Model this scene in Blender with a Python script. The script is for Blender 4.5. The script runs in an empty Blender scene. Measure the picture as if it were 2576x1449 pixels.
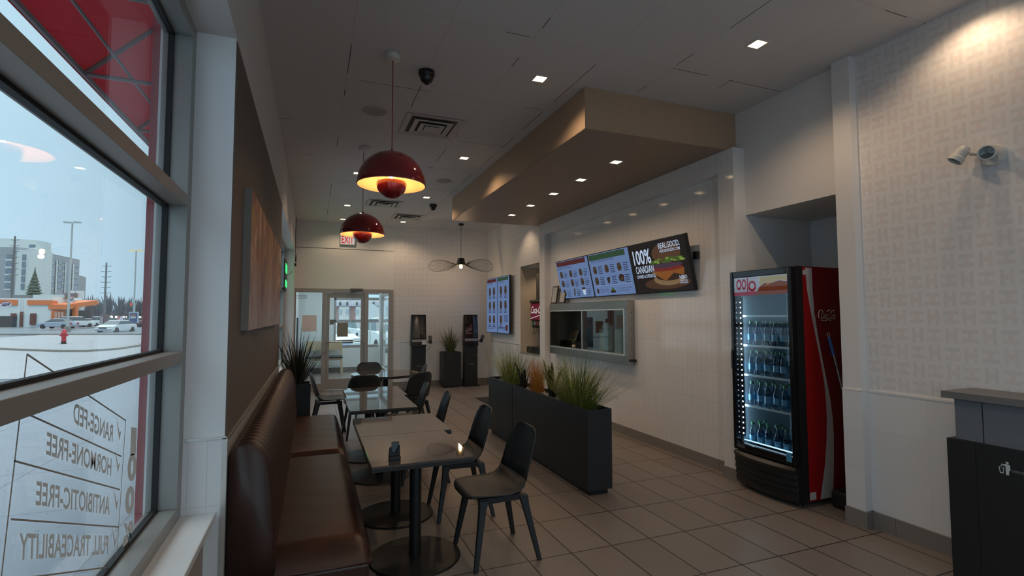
import bpy, math, random
from math import sin, cos, pi, radians
from mathutils import Vector, Matrix
random.seed(7)
SC = bpy.context.scene
COL = SC.collection

# ------------------------------------------------------------------ camera, world, exposure
FPX = 1277.0
YAW, PITCH, ROLL = radians(21.42), radians(3.19), radians(-0.08)
CAM = Vector((0, 0, 1.55))
FWD = Vector((sin(YAW)*cos(PITCH), cos(YAW)*cos(PITCH), sin(PITCH)))
_r = Vector((cos(YAW), -sin(YAW), 0)); _u = _r.cross(FWD)
RGT = _r*cos(ROLL) + _u*sin(ROLL); UPV = _u*cos(ROLL) - _r*sin(ROLL)
cd = bpy.data.cameras.new('camera'); co = bpy.data.objects.new('camera', cd); COL.objects.link(co)
cd.sensor_width = 36; cd.lens = 36*FPX/2576; cd.clip_start = .02; cd.clip_end = 2000
co.matrix_world = Matrix.Translation(CAM) @ Matrix((RGT, UPV, -FWD)).transposed().to_4x4()
SC.camera = co

W = bpy.data.worlds.new('overcast_sky'); SC.world = W; W.use_nodes = True
nt = W.node_tree; nt.nodes.clear()
wo = nt.nodes.new('ShaderNodeOutputWorld'); bg = nt.nodes.new('ShaderNodeBackground')
tc = nt.nodes.new('ShaderNodeTexCoord'); sx = nt.nodes.new('ShaderNodeSeparateXYZ')
cr = nt.nodes.new('ShaderNodeValToRGB')
cr.color_ramp.elements[0].position = .48; cr.color_ramp.elements[0].color = (.47, .68, .83, 1)
cr.color_ramp.elements[1].position = .74; cr.color_ramp.elements[1].color = (.52, .76, .90, 1)
ce = cr.color_ramp.elements.new(1.0); ce.color = (1.0, 1.0, 1.0, 1)      # brighter overcast zenith, scaled below
mr = nt.nodes.new('ShaderNodeMapRange'); mr.inputs[1].default_value = -1; mr.inputs[2].default_value = 1
nt.links.new(tc.outputs['Generated'], sx.inputs[0]); nt.links.new(sx.outputs['Z'], mr.inputs[0])
nt.links.new(mr.outputs[0], cr.inputs[0]); nt.links.new(cr.outputs[0], bg.inputs[0])
zs = nt.nodes.new('ShaderNodeMapRange'); zs.inputs[1].default_value = .5; zs.inputs[2].default_value = 1.0
zs.inputs[3].default_value = 1.33; zs.inputs[4].default_value = 5.5
nt.links.new(sx.outputs['Z'], zs.inputs[0]); nt.links.new(zs.outputs[0], bg.inputs[1]); nt.links.new(bg.outputs[0], wo.inputs[0])
SC.view_settings.view_transform = 'Standard'; SC.view_settings.look = 'None'
SC.view_settings.gamma = 1; SC.view_settings.exposure = 0.0
try: SC.view_settings.use_curve_mapping = False
except Exception: pass
WARM = (1.0, .72, .46)
SPOT_W, CANOPY_W, PEND_W = 24.0, 15.0, 5.0

# ------------------------------------------------------------------ materials
MATS = {}
def newmat(name):
    m = bpy.data.materials.new(name); m.use_nodes = True; m.node_tree.nodes.clear()
    return m, m.node_tree
def bsdf(nt, color=(.5, .5, .5), rough=.5, metal=0, spec=.5, coat=0):
    o = nt.nodes.new('ShaderNodeOutputMaterial'); b = nt.nodes.new('ShaderNodeBsdfPrincipled')
    b.inputs['Base Color'].default_value = (*color, 1); b.inputs['Roughness'].default_value = rough
    b.inputs['Metallic'].default_value = metal; b.inputs['Specular IOR Level'].default_value = spec
    b.inputs['Coat Weight'].default_value = coat; b.inputs['Coat Roughness'].default_value = .03
    nt.links.new(b.outputs[0], o.inputs[0]); return b, o
def N(nt, t, **kw):
    n = nt.nodes.new(t)
    for k, v in kw.items(): setattr(n, k, v)
    return n
def mix(nt, fac, a, b):
    m = nt.nodes.new('ShaderNodeMix'); m.data_type = 'RGBA'
    for idx, v in ((0, fac), (6, a), (7, b)):
        if isinstance(v, (tuple, list)): m.inputs[idx].default_value = (*v[:3], 1)
        elif isinstance(v, (int, float)): m.inputs[idx].default_value = v
        else: nt.links.new(v, m.inputs[idx])
    return m.outputs[2]
def math_(nt, op, a, b=None, c=None):
    m = nt.nodes.new('ShaderNodeMath'); m.operation = op
    for i, v in enumerate((a, b, c)):
        if v is None: continue
        if isinstance(v, (int, float)): m.inputs[i].default_value = v
        else: nt.links.new(v, m.inputs[i])
    return m.outputs[0]
def noise(nt, scale=5, detail=3, rough=.5, vec=None, stretch=None):
    n = nt.nodes.new('ShaderNodeTexNoise'); n.inputs['Scale'].default_value = scale
    n.inputs['Detail'].default_value = detail; n.inputs['Roughness'].default_value = rough
    if vec is None:
        t = nt.nodes.new('ShaderNodeNewGeometry'); vec = t.outputs['Position']
    if stretch:
        mp = nt.nodes.new('ShaderNodeMapping'); mp.inputs['Scale'].default_value = stretch
        nt.links.new(vec, mp.inputs[0]); vec = mp.outputs[0]
    nt.links.new(vec, n.inputs['Vector']); return n.outputs['Fac']
def bump(nt, b, h, strength=.2, dist=.01):
    n = nt.nodes.new('ShaderNodeBump'); n.inputs['Strength'].default_value = strength
    n.inputs['Distance'].default_value = dist; nt.links.new(h, n.inputs['Height'])
    nt.links.new(n.outputs[0], b.inputs['Normal'])
def M(name, color=None, rough=.5, metal=0, spec=.5, coat=0, var=.08, nscale=12, bmp=0, stretch=None):
    """plain surface with a little procedural variation"""
    if name in MATS: return MATS[name]
    m, nt = newmat(name); b, o = bsdf(nt, color, rough, metal, spec, coat)
    if var:
        f = noise(nt, nscale, 3, stretch=stretch)
        dk = tuple(c*(1-var) for c in color); lt = tuple(min(1, c*(1+var)) for c in color)
        nt.links.new(mix(nt, f, dk, lt), b.inputs['Base Color'])
        if bmp: bump(nt, b, f, bmp, .004)
    MATS[name] = m; return m
def emis(name, color, strength):
    if name in MATS: return MATS[name]
    m, nt = newmat(name); o = nt.nodes.new('ShaderNodeOutputMaterial'); e = nt.nodes.new('ShaderNodeEmission')
    e.inputs[0].default_value = (*color, 1); e.inputs[1].default_value = strength
    nt.links.new(e.outputs[0], o.inputs[0]); MATS[name] = m; return m
def glassmat(name, tint=(.975, .985, .985), ior=1.45, rough=0.0):
    if name in MATS: return MATS[name]
    m, nt = newmat(name); o = nt.nodes.new('ShaderNodeOutputMaterial')
    t = nt.nodes.new('ShaderNodeBsdfTransparent'); t.inputs[0].default_value = (*tint, 1)
    g = nt.nodes.new('ShaderNodeBsdfGlossy'); g.inputs['Roughness'].default_value = rough
    f = nt.nodes.new('ShaderNodeFresnel'); ge = nt.nodes.new('ShaderNodeNewGeometry')   # same reflectance from either side of the thin pane
    nt.links.new(math_(nt, 'MULTIPLY_ADD', ge.outputs['Backfacing'], 1/ior-ior, ior), f.inputs[0])
    x = nt.nodes.new('ShaderNodeMixShader'); nt.links.new(f.outputs[0], x.inputs[0])
    nt.links.new(t.outputs[0], x.inputs[1]); nt.links.new(g.outputs[0], x.inputs[2])
    nt.links.new(x.outputs[0], o.inputs[0]); MATS[name] = m; return m
def pos(nt):
    g = nt.nodes.new('ShaderNodeNewGeometry'); s = nt.nodes.new('ShaderNodeSeparateXYZ')
    nt.links.new(g.outputs['Position'], s.inputs[0]); return g.outputs['Position'], s.outputs
def planar(nt, u, v, uo=0, vo=0):
    """vector (u-uo, v-vo, 0) from two position components"""
    p, s = pos(nt); c = nt.nodes.new('ShaderNodeCombineXYZ')
    nt.links.new(math_(nt, 'SUBTRACT', s[u], uo), c.inputs[0]); nt.links.new(math_(nt, 'SUBTRACT', s[v], vo), c.inputs[1])
    return c.outputs[0]
def brick(nt, vec, bw, rh, mortar, c1, c2, cm, offset=0.0, smooth=.1):
    b = nt.nodes.new('ShaderNodeTexBrick'); nt.links.new(vec, b.inputs['Vector'])
    b.offset = offset; b.squash = 1; b.inputs['Scale'].default_value = 1
    b.inputs['Brick Width'].default_value = bw; b.inputs['Row Height'].default_value = rh
    b.inputs['Mortar Size'].default_value = mortar; b.inputs['Mortar Smooth'].default_value = smooth
    b.inputs['Color1'].default_value = (*c1, 1); b.inputs['Color2'].default_value = (*c2, 1); b.inputs['Mortar'].default_value = (*cm, 1)
    return b
def floor_mat():
    m, nt = newmat('floor_tile'); b, o = bsdf(nt, rough=.42, spec=.45)
    v = planar(nt, 'X', 'Y', 1.61-6.1, 3.57-10.6)
    br = brick(nt, v, .305, .53, .005, (.205, .172, .160), (.235, .200, .184), (.028, .021, .019))
    st = noise(nt, 14, 4, .6, stretch=(9, .55, 1)); big = noise(nt, .8, 2)
    c = mix(nt, st, (.78, .78, .78), (1.14, 1.13, 1.12))
    mm = nt.nodes.new('ShaderNodeMix'); mm.data_type = 'RGBA'; mm.blend_type = 'MULTIPLY'; mm.inputs[0].default_value = 1
    nt.links.new(br.outputs['Color'], mm.inputs[6]); nt.links.new(c, mm.inputs[7])
    nt.links.new(mm.outputs[2], b.inputs['Base Color'])
    nt.links.new(math_(nt, 'MULTIPLY_ADD', st, .22, .30), b.inputs['Roughness'])
    h = math_(nt, 'SUBTRACT', math_(nt, 'MULTIPLY', st, .06), br.outputs['Fac'])
    bump(nt, b, h, .35, .002); MATS['floor'] = m
floor_mat()
def ceil_mat():
    m, nt = newmat('ceiling_tile'); b, o = bsdf(nt, rough=.9, spec=.1)
    v = planar(nt, 'X', 'Y', .225-6.1, 3.24-11.4)
    br = brick(nt, v, .61, 1.14, .006, (.66, .645, .645), (.64, .625, .63), (.60, .585, .58), smooth=.3)
    v2 = planar(nt, 'X', 'Y', .229-6.1, 3.245-11.4)
    b2 = brick(nt, v2, .61, 1.14, .0035, (1, 1, 1), (1, 1, 1), (0, 0, 0), smooth=.2)
    gap = noise(nt, 1.7, 1)
    gf = math_(nt, 'MULTIPLY', b2.outputs['Fac'], math_(nt, 'GREATER_THAN', gap, .54))
    c = mix(nt, gf, br.outputs['Color'], (.12, .11, .11))
    sp = noise(nt, 260, 1); spk = math_(nt, 'GREATER_THAN', sp, .72)
    c = mix(nt, math_(nt, 'MULTIPLY', spk, .35), c, (.25, .24, .24))
    nt.links.new(c, b.inputs['Base Color'])
    bump(nt, b, math_(nt, 'ADD', sp, math_(nt, 'MULTIPLY', br.outputs['Fac'], -2)), .25, .003); MATS['ceiling'] = m
ceil_mat()
def wallpaper(name, u, base=(.76, .735, .73), dark=(.64, .615, .615), warm=(.70, .655, .645), cu=.10, cell=.12, uo=0, vo=0):
    m, nt = newmat(name); b, o = bsdf(nt, rough=.75, spec=.2)
    p, s = pos(nt)
    U = math_(nt, 'DIVIDE', math_(nt, 'SUBTRACT', s[u], uo-60*cu), cu); V = math_(nt, 'DIVIDE', math_(nt, 'SUBTRACT', s['Z'], vo-40*cell), cell)
    fu = math_(nt, 'FRACT', U); fv = math_(nt, 'FRACT', V); iu = math_(nt, 'FLOOR', U); iv = math_(nt, 'FLOOR', V)
    par = math_(nt, 'MODULO', math_(nt, 'ADD', iu, iv), 2.0)
    def lerp(a, b_): return math_(nt, 'ADD', math_(nt, 'MULTIPLY', a, math_(nt, 'SUBTRACT', 1, par)), math_(nt, 'MULTIPLY', b_, par))
    P = lerp(fu, fv); Q = lerp(fv, fu)
    inq = math_(nt, 'LESS_THAN', math_(nt, 'ABSOLUTE', math_(nt, 'SUBTRACT', math_(nt, 'ABSOLUTE', math_(nt, 'SUBTRACT', Q, .5)), .24)), .105)
    inp = math_(nt, 'LESS_THAN', math_(nt, 'ABSOLUTE', math_(nt, 'SUBTRACT', P, .5)), .43)
    d = math_(nt, 'MULTIPLY', inq, inp)
    ctr = math_(nt, 'MULTIPLY', math_(nt, 'LESS_THAN', math_(nt, 'ABSOLUTE', math_(nt, 'SUBTRACT', fu, .5)), .13), math_(nt, 'LESS_THAN', math_(nt, 'ABSOLUTE', math_(nt, 'SUBTRACT', fv, .5)), .15))
    cv = nt.nodes.new('ShaderNodeCombineXYZ')
    nt.links.new(iu, cv.inputs[0]); nt.links.new(iv, cv.inputs[1]); nt.links.new(math_(nt, 'GREATER_THAN', Q, .5), cv.inputs[2])
    wn = nt.nodes.new('ShaderNodeTexWhiteNoise'); nt.links.new(cv.outputs[0], wn.inputs['Vector'])
    dc = mix(nt, wn.outputs['Value'], dark, warm)
    sm = noise(nt, 60, 3)
    d = math_(nt, 'MULTIPLY', d, math_(nt, 'MULTIPLY_ADD', sm, .6, .35))
    nt.links.new(mix(nt, math_(nt, 'MULTIPLY', ctr, .5), mix(nt, d, base, dc), (.72, .60, .58)), b.inputs['Base Color'])
    bump(nt, b, sm, .12, .002); MATS[name] = m
wallpaper('paper_side', 'Y', uo=2.59, vo=1.0); wallpaper('paper_end', 'X', uo=1.65, vo=1.0)
def tile_mat(name, u, bw, rh, uo, vo, col, grout, rough=.08, mortar=.0018, tilt=.25):
    m, nt = newmat(name); b, o = bsdf(nt, rough=rough, spec=.6)
    v = planar(nt, u, 'Z', uo-60*bw, vo-10*rh)
    c2 = tuple(c*.97 for c in col)
    br = brick(nt, v, bw, rh, mortar, col, c2, grout, smooth=.2)
    nt.links.new(br.outputs['Color'], b.inputs['Base Color'])
    wv = noise(nt, 3.2, 1)
    bump(nt, b, math_(nt, 'ADD', math_(nt, 'MULTIPLY', br.outputs['Fac'], -1), math_(nt, 'MULTIPLY', wv, tilt*4)), .22, .0022)
    MATS[name] = m
tile_mat('wall_tile', 'Y', .075, .30, 4.0, .975, (.76, .735, .73), (.60, .57, .555))
tile_mat('wall_tile_end', 'X', .075, .30, 0, .975, (.76, .735, .73), (.60, .57, .555))
tile_mat('wainscot_side', 'Y', .60, .295, 1.0, .12, (.76, .76, .775), (.68, .68, .70), rough=.35)
tile_mat('wainscot_end', 'X', .075, .295, 1.0, .12, (.76, .755, .77), (.62, .62, .63), rough=.3)
tile_mat('nook_tile', 'X', .60, .30, 3.86, .0, (.66, .58, .47), (.55, .48, .39), rough=.3)
tile_mat('base_tile_side', 'Y', .55, 2.0, 4.62, -.5, (.23, .205, .19), (.10, .09, .085), rough=.5, mortar=.002, tilt=0)
tile_mat('base_tile_end', 'X', .55, 2.0, 1.0, -.5, (.23, .205, .19), (.10, .09, .085), rough=.5, mortar=.002, tilt=0)

WALL = M('wall_paint', (.76, .74, .73), .7, spec=.2, var=.02, nscale=3, bmp=.04)
WALLV = M('vestibule_paint', (.80, .82, .82), .7, spec=.2, var=.02, nscale=3)
HEADER = M('header_paint', (.62, .60, .59), .7, spec=.2, var=.03, nscale=3)
REVEAL = M('reveal_paint', (.80, .80, .81), .6, spec=.25, var=.02, nscale=4)
BROWNW = M('taupe_panel', (.145, .115, .10), .6, spec=.3, var=.05, nscale=4)
SILL = M('sill_laminate', (.70, .72, .73), .3, var=.02)
ALU = M('painted_aluminium', (.30, .30, .285), .38, metal=.35, var=.03)
ALUDK = M('bronze_aluminium', (.30, .265, .235), .45, metal=.2, var=.03)
GASKET = M('black_gasket', (.008, .008, .009), .6, var=0)
BLACK = M('black_plastic', (.012, .012, .013), .42, var=.2, nscale=40)
BLACKG = M('gloss_black', (.010, .010, .011), .12, var=0)
CHAIR = M('charcoal_shell', (.022, .024, .026), .48, var=.15, nscale=90, bmp=.05)
CHAIRL = M('charcoal_leg', (.016, .017, .019), .45, var=.15, nscale=60)
LEATHER = M('brown_leather', (.046, .016, .010), .37, spec=.5, var=.35, nscale=7, bmp=.12)
LEATHERC = M('brown_leather_channel', (.044, .018, .013), .40, spec=.5, var=.25, nscale=9, bmp=.06)
TOPM = M('glossy_taupe_top', (.062, .048, .043), .035, spec=.5, coat=.12, var=.25, nscale=420)
EDGE = M('black_edge', (.012, .011, .011), .35, var=0)
IRON = M('black_iron', (.012, .012, .013), .38, var=.2, nscale=60, bmp=.05)
PLANTER = M('charcoal_laminate', (.022, .023, .026), .5, var=.08, nscale=3)
PLANTERD = M('black_laminate', (.014, .014, .015), .5, var=.08, nscale=3)
STEEL = M('brushed_steel', (.36, .345, .33), .24, metal=1, var=.12, nscale=4, stretch=(1, .4, 20))
STEELB = M('bright_steel', (.75, .74, .72), .3, metal=.8, var=.03)
CHROME = M('chrome', (.7, .7, .7), .12, metal=1, var=0)
WHITEP = M('white_plastic', (.62, .60, .57), .4, var=.03)
VENTW = M('vent_white', (.50, .48, .47), .5, var=.03)
VENTD = M('vent_dark', (.10, .095, .09), .8, var=0)
REDG = M('gloss_oxblood', (.22, .008, .014), .07, spec=.6, coat=.8, var=0)
CREAM = M('lamp_inner', (.85, .62, .40), .5, var=0)
REDC = M('cooler_red', (.30, .006, .008), .3, var=.06, nscale=2)
REDCD = M('cooler_dark_red', (.16, .004, .008), .3, var=.06, nscale=2)
SILV = M('cooler_silver', (.42, .40, .385), .35, var=.04)
WOODL = None
def wood(name, dark, light, ax, rough=.45):
    m, nt = newmat(name); b, o = bsdf(nt, rough=rough, spec=.35)
    st = {'X': (.7, 14, 14), 'Y': (14, .7, 14), 'Z': (14, 14, .7)}[ax]
    a = noise(nt, 3.0, 6, .6, stretch=st); g = noise(nt, 9, 4, .6, stretch=tuple(x*2 if x > 1 else x for x in st))
    c = mix(nt, math_(nt, 'MULTIPLY_ADD', g, .5, math_(nt, 'MULTIPLY', a, .5)), dark, light)
    nt.links.new(c, b.inputs['Base Color']); bump(nt, b, g, .06, .001); MATS[name] = m; return m
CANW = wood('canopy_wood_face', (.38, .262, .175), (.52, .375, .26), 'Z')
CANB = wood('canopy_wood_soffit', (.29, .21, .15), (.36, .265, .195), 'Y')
MAPLE = wood('maple', (.55, .42, .27), (.68, .53, .36), 'X')
GLASS = glassmat('window_glass'); GLASSD = glassmat('door_glass', (.95, .975, .97))
GLASSC = glassmat('cooler_glass', (.90, .95, .97), 1.5)
BOTTLE = glassmat('bottle_clear', (.66, .80, .88), 1.35, .05)
PEBBLE = M('pale_pebble', (.45, .43, .39), .8, var=.2)
LIGHTE = emis('downlight_diffuser', (1, .74, .42), 5.5)
BULBE = emis('warm_bulb', (1, .62, .25), 40)

# ------------------------------------------------------------------ mesh builder
class MB:
    def __init__(s): s.v = []; s.f = []; s.m = []; s.mi = 0
    def add(s, vs, fs):
        o = len(s.v); s.v += [tuple(p) for p in vs]; s.f += [tuple(i+o for i in f) for f in fs]; s.m += [s.mi]*len(fs); return s
    def box(s, x0, y0, z0, x1, y1, z1):
        x0, x1 = min(x0, x1), max(x0, x1); y0, y1 = min(y0, y1), max(y0, y1); z0, z1 = min(z0, z1), max(z0, z1)
        v = [(x0, y0, z0), (x1, y0, z0), (x1, y1, z0), (x0, y1, z0), (x0, y0, z1), (x1, y0, z1), (x1, y1, z1), (x0, y1, z1)]
        return s.add(v, [(0, 3, 2, 1), (4, 5, 6, 7), (0, 1, 5, 4), (1, 2, 6, 5), (2, 3, 7, 6), (3, 0, 4, 7)])
    def hexa(s, v):
        return s.add(v, [(0, 3, 2, 1), (4, 5, 6, 7), (0, 1, 5, 4), (1, 2, 6, 5), (2, 3, 7, 6), (3, 0, 4, 7)])
    def quad(s, a, b, c, d): return s.add([a, b, c, d], [(0, 1, 2, 3)])
    def ring_loft(s, rings, caps=True, closed=True):
        n = len(rings[0]); o = len(s.v); vs = [p for r in rings for p in r]; fs = []
        for i in range(len(rings)-1):
            for j in range(n if closed else n-1):
                k = (j+1) % n; fs.append((i*n+j, i*n+k, (i+1)*n+k, (i+1)*n+j))
        if caps and closed: fs.append(tuple(range(n-1, -1, -1))); fs.append(tuple((len(rings)-1)*n+j for j in range(n)))
        return s.add(vs, fs)
    def tube(s, pts, r, seg=8, caps=True):
        pts = [Vector(p) for p in pts]; rs = r if isinstance(r, (list, tuple)) else [r]*len(pts); rings = []; pn = None
        for i, p in enumerate(pts):
            t = (pts[min(i+1, len(pts)-1)]-pts[max(i-1, 0)]).normalized()
            if pn is None:
                a = Vector((0, 0, 1)) if abs(t.z) < .9 else Vector((1, 0, 0)); n = t.cross(a).normalized()
            else: n = (pn-t*pn.dot(t)).normalized()
            pn = n; b = t.cross(n)
            rings.append([p+(n*cos(2*pi*j/seg)+b*sin(2*pi*j/seg))*rs[i] for j in range(seg)])
        return s.ring_loft(rings, caps)
    def cyl(s, c, r, z0, z1, seg=24, r2=None):
        r2 = r if r2 is None else r2
        return s.ring_loft([[(c[0]+rr*cos(2*pi*j/seg), c[1]+rr*sin(2*pi*j/seg), z) for j in range(seg)] for rr, z in ((r, z0), (r2, z1))])
    def lathe(s, c, prof, seg=32, caps=False):
        return s.ring_loft([[(c[0]+r*cos(2*pi*j/seg), c[1]+r*sin(2*pi*j/seg), c[2]+z) for j in range(seg)] for r, z in prof], caps)
    def prism(s, poly, axis, a, b):
        """poly in the plane normal to axis (x:(y,z) y:(x,z) z:(x,y))"""
        def P(u, v, w): return {'x': (w, u, v), 'y': (u, w, v), 'z': (u, v, w)}[axis]
        return s.ring_loft([[P(u, v, a) for u, v in poly], [P(u, v, b) for u, v in poly]])
    def sphere(s, c, r, seg=12, ring=8, sc=(1, 1, 1)):
        rs = []
        for i in range(ring+1):
            t = -pi/2+pi*i/ring; rr = max(cos(t), .02)*r
            rs.append([(c[0]+rr*cos(2*pi*j/seg)*sc[0], c[1]+rr*sin(2*pi*j/seg)*sc[1], c[2]+r*sin(t)*sc[2]) for j in range(seg)])
        return s.ring_loft(rs)
    def ellipse(s, c, ru, rv, U, V, seg=16, a0=0, a1=2*pi):
        c, U, V = Vector(c), Vector(U), Vector(V)
        vs = [c+U*ru*cos(a0+(a1-a0)*j/seg)+V*rv*sin(a0+(a1-a0)*j/seg) for j in range(seg + (0 if a1-a0 > 6.28 else 1))]
        return s.add(vs, [tuple(range(len(vs)))])
    def build(s, name, mat, parent=None, smooth=False, bevel=0, seg=2, kind=None, world=True):
        me = bpy.data.meshes.new(name); vs = s.v
        if parent is not None and world:
            L = parent_world(parent); vs = [(x-L.x, y-L.y, z-L.z) for x, y, z in vs]
        me.from_pydata(vs, [], s.f)
        mats = mat if isinstance(mat, (list, tuple)) else [mat]
        for m in mats: me.materials.append(m)
        if len(mats) > 1: me.polygons.foreach_set('material_index', s.m)
        if smooth: me.polygons.foreach_set('use_smooth', [True]*len(me.polygons))
        me.update(); o = bpy.data.objects.new(name, me); COL.objects.link(o)
        if parent is not None: o.parent = parent
        if bevel:
            b = o.modifiers.new('bevel', 'BEVEL'); b.width = bevel; b.segments = seg; b.limit_method = 'ANGLE'; b.angle_limit = radians(35)
        if kind: o['kind'] = kind
        return o
def parent_world(p):
    L = Vector((0, 0, 0))
    while p is not None: L = L+p.location; p = p.parent
    return L
def tag(o, label=None, cat=None, group=None, kind=None):
    if label: o['label'] = label
    if cat: o['category'] = cat
    if group: o['group'] = group
    if kind: o['kind'] = kind
    return o
def thing(name, label, cat, loc=(0, 0, 0), rz=0, group=None):
    o = bpy.data.objects.new(name, None); COL.objects.link(o); o.location = loc; o.rotation_euler = (0, 0, rz)
    o.empty_display_size = .1; return tag(o, label, cat, group)
def children(o): return [c for c in bpy.data.objects if c.parent == o]
def copy_tree(o, parent=None):
    c = o.copy(); COL.objects.link(c); c.parent = parent
    for ch in children(o): copy_tree(ch, c)
    return c
def dup(root, loc, rz, label, group=None):
    c = copy_tree(root); c.location = loc; c.rotation_euler = (0, 0, rz); c['label'] = label
    if group: c['group'] = group
    return c
# text as mesh geometry
_tc = {}
def textgeo(s, bold=0.0):
    k = (s, bold)
    if k in _tc: return _tc[k]
    cu = bpy.data.curves.new('t', 'FONT'); cu.body = s; cu.size = 1; cu.offset = bold; cu.resolution_u = 3
    ob = bpy.data.objects.new('t', cu); me = bpy.data.meshes.new_from_object(ob)
    vs = [v.co.copy() for v in me.vertices]; fs = [tuple(p.vertices) for p in me.polygons]
    bpy.data.objects.remove(ob); bpy.data.curves.remove(cu); bpy.data.meshes.remove(me)
    xs = [v.x for v in vs] or [0]; ys = [v.y for v in vs] or [0]
    r = (vs, fs, min(xs), max(xs), min(ys), max(ys)); _tc[k] = r; return r
def text_box(mb, s, org, U, V, w, h, bold=0.0, shear=0.0):
    """fit the text s in a w x h box: org is its lower-left corner, U the reading direction, V up"""
    vs, fs, x0, x1, y0, y1 = textgeo(s, bold); org, U, V = Vector(org), Vector(U), Vector(V)
    out = []
    for v in vs:
        a = (v.x-x0)/(x1-x0); b = (v.y-y0)/(y1-y0)
        out.append(org+U*(a*w+shear*b*h)+V*(b*h))
    mb.add(out, fs); return mb
def spot(name, loc, w, angle=110, blend=.6, color=WARM, r=.03):
    l = bpy.data.lights.new(name, 'SPOT'); l.energy = w; l.color = color; l.spot_size = radians(angle); l.spot_blend = blend
    l.shadow_soft_size = r; o = bpy.data.objects.new(name, l); COL.objects.link(o); o.location = loc; return o
def point(name, loc, w, color=WARM, r=.03):
    l = bpy.data.lights.new(name, 'POINT'); l.energy = w; l.color = color; l.shadow_soft_size = r
    o = bpy.data.objects.new(name, l); COL.objects.link(o); o.location = loc; return o
S = 'structure'

# ------------------------------------------------------------------ room shell
H = 3.55; XL = -.355; XR = 3.87; YF = 11.42; YB = -1.7
MB().box(-.68, YB-.2, -.12, 6.6, 15.4, 0).build('floor', MATS['floor'], kind=S)
MB().box(-.68, YB-.2, H, 5.2, YF+.2, H+.12).build('ceiling', MATS['ceiling'], kind=S)
w1a, w1b, w2a, w2b, SO, SI = -1.2, 2.64, 6.45, 10.75, 2.86, .68
# left wall: header band, pier, under-window walls
wl = MB()
wl.box(-.66, YB-.2, SO, XL, YF, H)                      # header over both windows
wl.box(-.66, YB-.2, 0, XL, w1a, SO)
wl.box(-.66, w2b, 0, XL, YF, SO)
o = wl.build('wall_left', HEADER, kind=S)
MB().box(-.66, w1b, 0, XL-.004, w2a, SO).build('pier_core', REVEAL, o)
MB().box(XL-.004, w1b+.003, .998, XL, w2a, SO-.012).build('taupe_panel', BROWNW, o)
MB().box(XL-.004, w1b+.003, 0, XL+.006, w2a, .985).build('tile_dado', MATS['wall_tile'], o)
MB().box(XL-.004, w1b, .985, XL+.009, w2a, .998).build('dado_trim', STEELB, o)
MB().box(-.66, w1a, 0, -.43, w1b, SI-.03).build('apron_wall', M('apron', (.33, .27, .235), .6, var=.05), o)
MB().box(-.66, w2a, 0, -.43, w2b, SI-.03).build('apron_wall', MATS['apron'], o)
MB().box(-.53, w1b-.004, SI, XL, w1b, 1.0).build('reveal_tile', MATS['wainscot_end'], o)
MB().box(-.53, w1b-.009, 1.0, XL+.004, w1b, 1.012).build('dado_trim', STEELB, o)
MB().box(XL-.012, w1b-.009, 0, XL+.008, w1b+.003, 1.004).build('corner_trim', STEELB, o)
MB().box(-.56, w1a, SI-.03, -.385, w1b-.001, SI).build('trim_1', SILL, bevel=.004, kind=S)
MB().box(-.56, w2a, SI-.03, -.385, w2b-.001, SI).build('trim_2', SILL, bevel=.004, kind=S)
# far wall (entrance side)
wf = MB(); wf.box(-.66, YF, 2.14, 1.65, YF+.15, H)
o = wf.build('wall_far', WALL, kind=S)
MB().box(1.65, YF, .985, 4.1, YF+.15, H).build('wallpaper', MATS['paper_end'], o)
MB().box(1.65, YF-.006, 0, 4.1, YF+.15, .975).build('tile_dado', MATS['wainscot_end'], o)
MB().box(1.65, YF-.009, .973, 3.86, YF, .985).build('dado_trim', STEELB, o)
MB().box(-.355, YF-.004, 2.995, 1.65, YF, 3.003).build('panel_seam', EDGE, o)
MB().box(1.65, YF-.016, 0, 3.86, YF, .11).build('baseboard_far', MATS['base_tile_end'], kind=S)
# back wall
wb = MB().box(-.66, YB-.2, 0, 4.1, YB, .15); wb.box(-.66, YB-.2, 3.2, 4.1, YB, H); wb.box(-.66, YB-.2, .15, -.3, YB, 3.2); wb.box(3.8, YB-.2, .15, 4.1, YB, 3.2)
wb.build('wall_back', WALL, kind=S)
wb = MB().box(-.3, YB-.14, .15, 3.8, YB-.06, .21).box(-.3, YB-.14, 3.14, 3.8, YB-.06, 3.2).box(1.7, YB-.14, .21, 1.78, YB-.06, 3.14)
wb6 = wb.build('added_window', ALU, kind=S)  # unseen glazing behind the camera, added to bring in more daylight
MB().box(-.3, YB-.10, .21, 3.8, YB-.094, 3.14).build('pane', GLASS, wb6)
# right wall: near papered part with pillar, alcove, tiled mass, far part with nook
wr = MB()
wr.box(XR, YB, 1.0, XR+.2, 2.60, H)
o = wr.build('wall_right', MATS['paper_side'], kind=S)
MB().box(XR-.006, YB, 0, XR+.2, 2.60, .985).build('tile_dado', MATS['wainscot_side'], o)
MB().box(XR-.010, YB, .985, XR+.2, 2.60, 1.0).build('dado_trim', WALL, o)
pl = MB().box(3.80, 2.595, 1.0, 4.02, 2.735, H).build('pillar', WALL, o)
MB().box(3.792, 2.588, 0, 4.02, 2.735, .99).build('pillar_tile', MATS['wainscot_side'], o)
MB().box(3.79, 2.586, .99, 4.02, 2.735, 1.0).build('pillar_trim', WALL, o)
MB().box(XR+.002, 2.735, 2.52, XR+.2, 3.73, H).box(XR+.002, 3.73, 3.176, XR+.2, 8.3, H).build('alcove_header', WALL, o)
MB().box(4.75, 2.0, 0, 4.85, 3.85, 2.6).build('alcove_back', WALL, o)
MB().box(4.0, 3.70, 0, 4.75, 3.85, 2.6).build('alcove_side', WALL, o)
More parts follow.
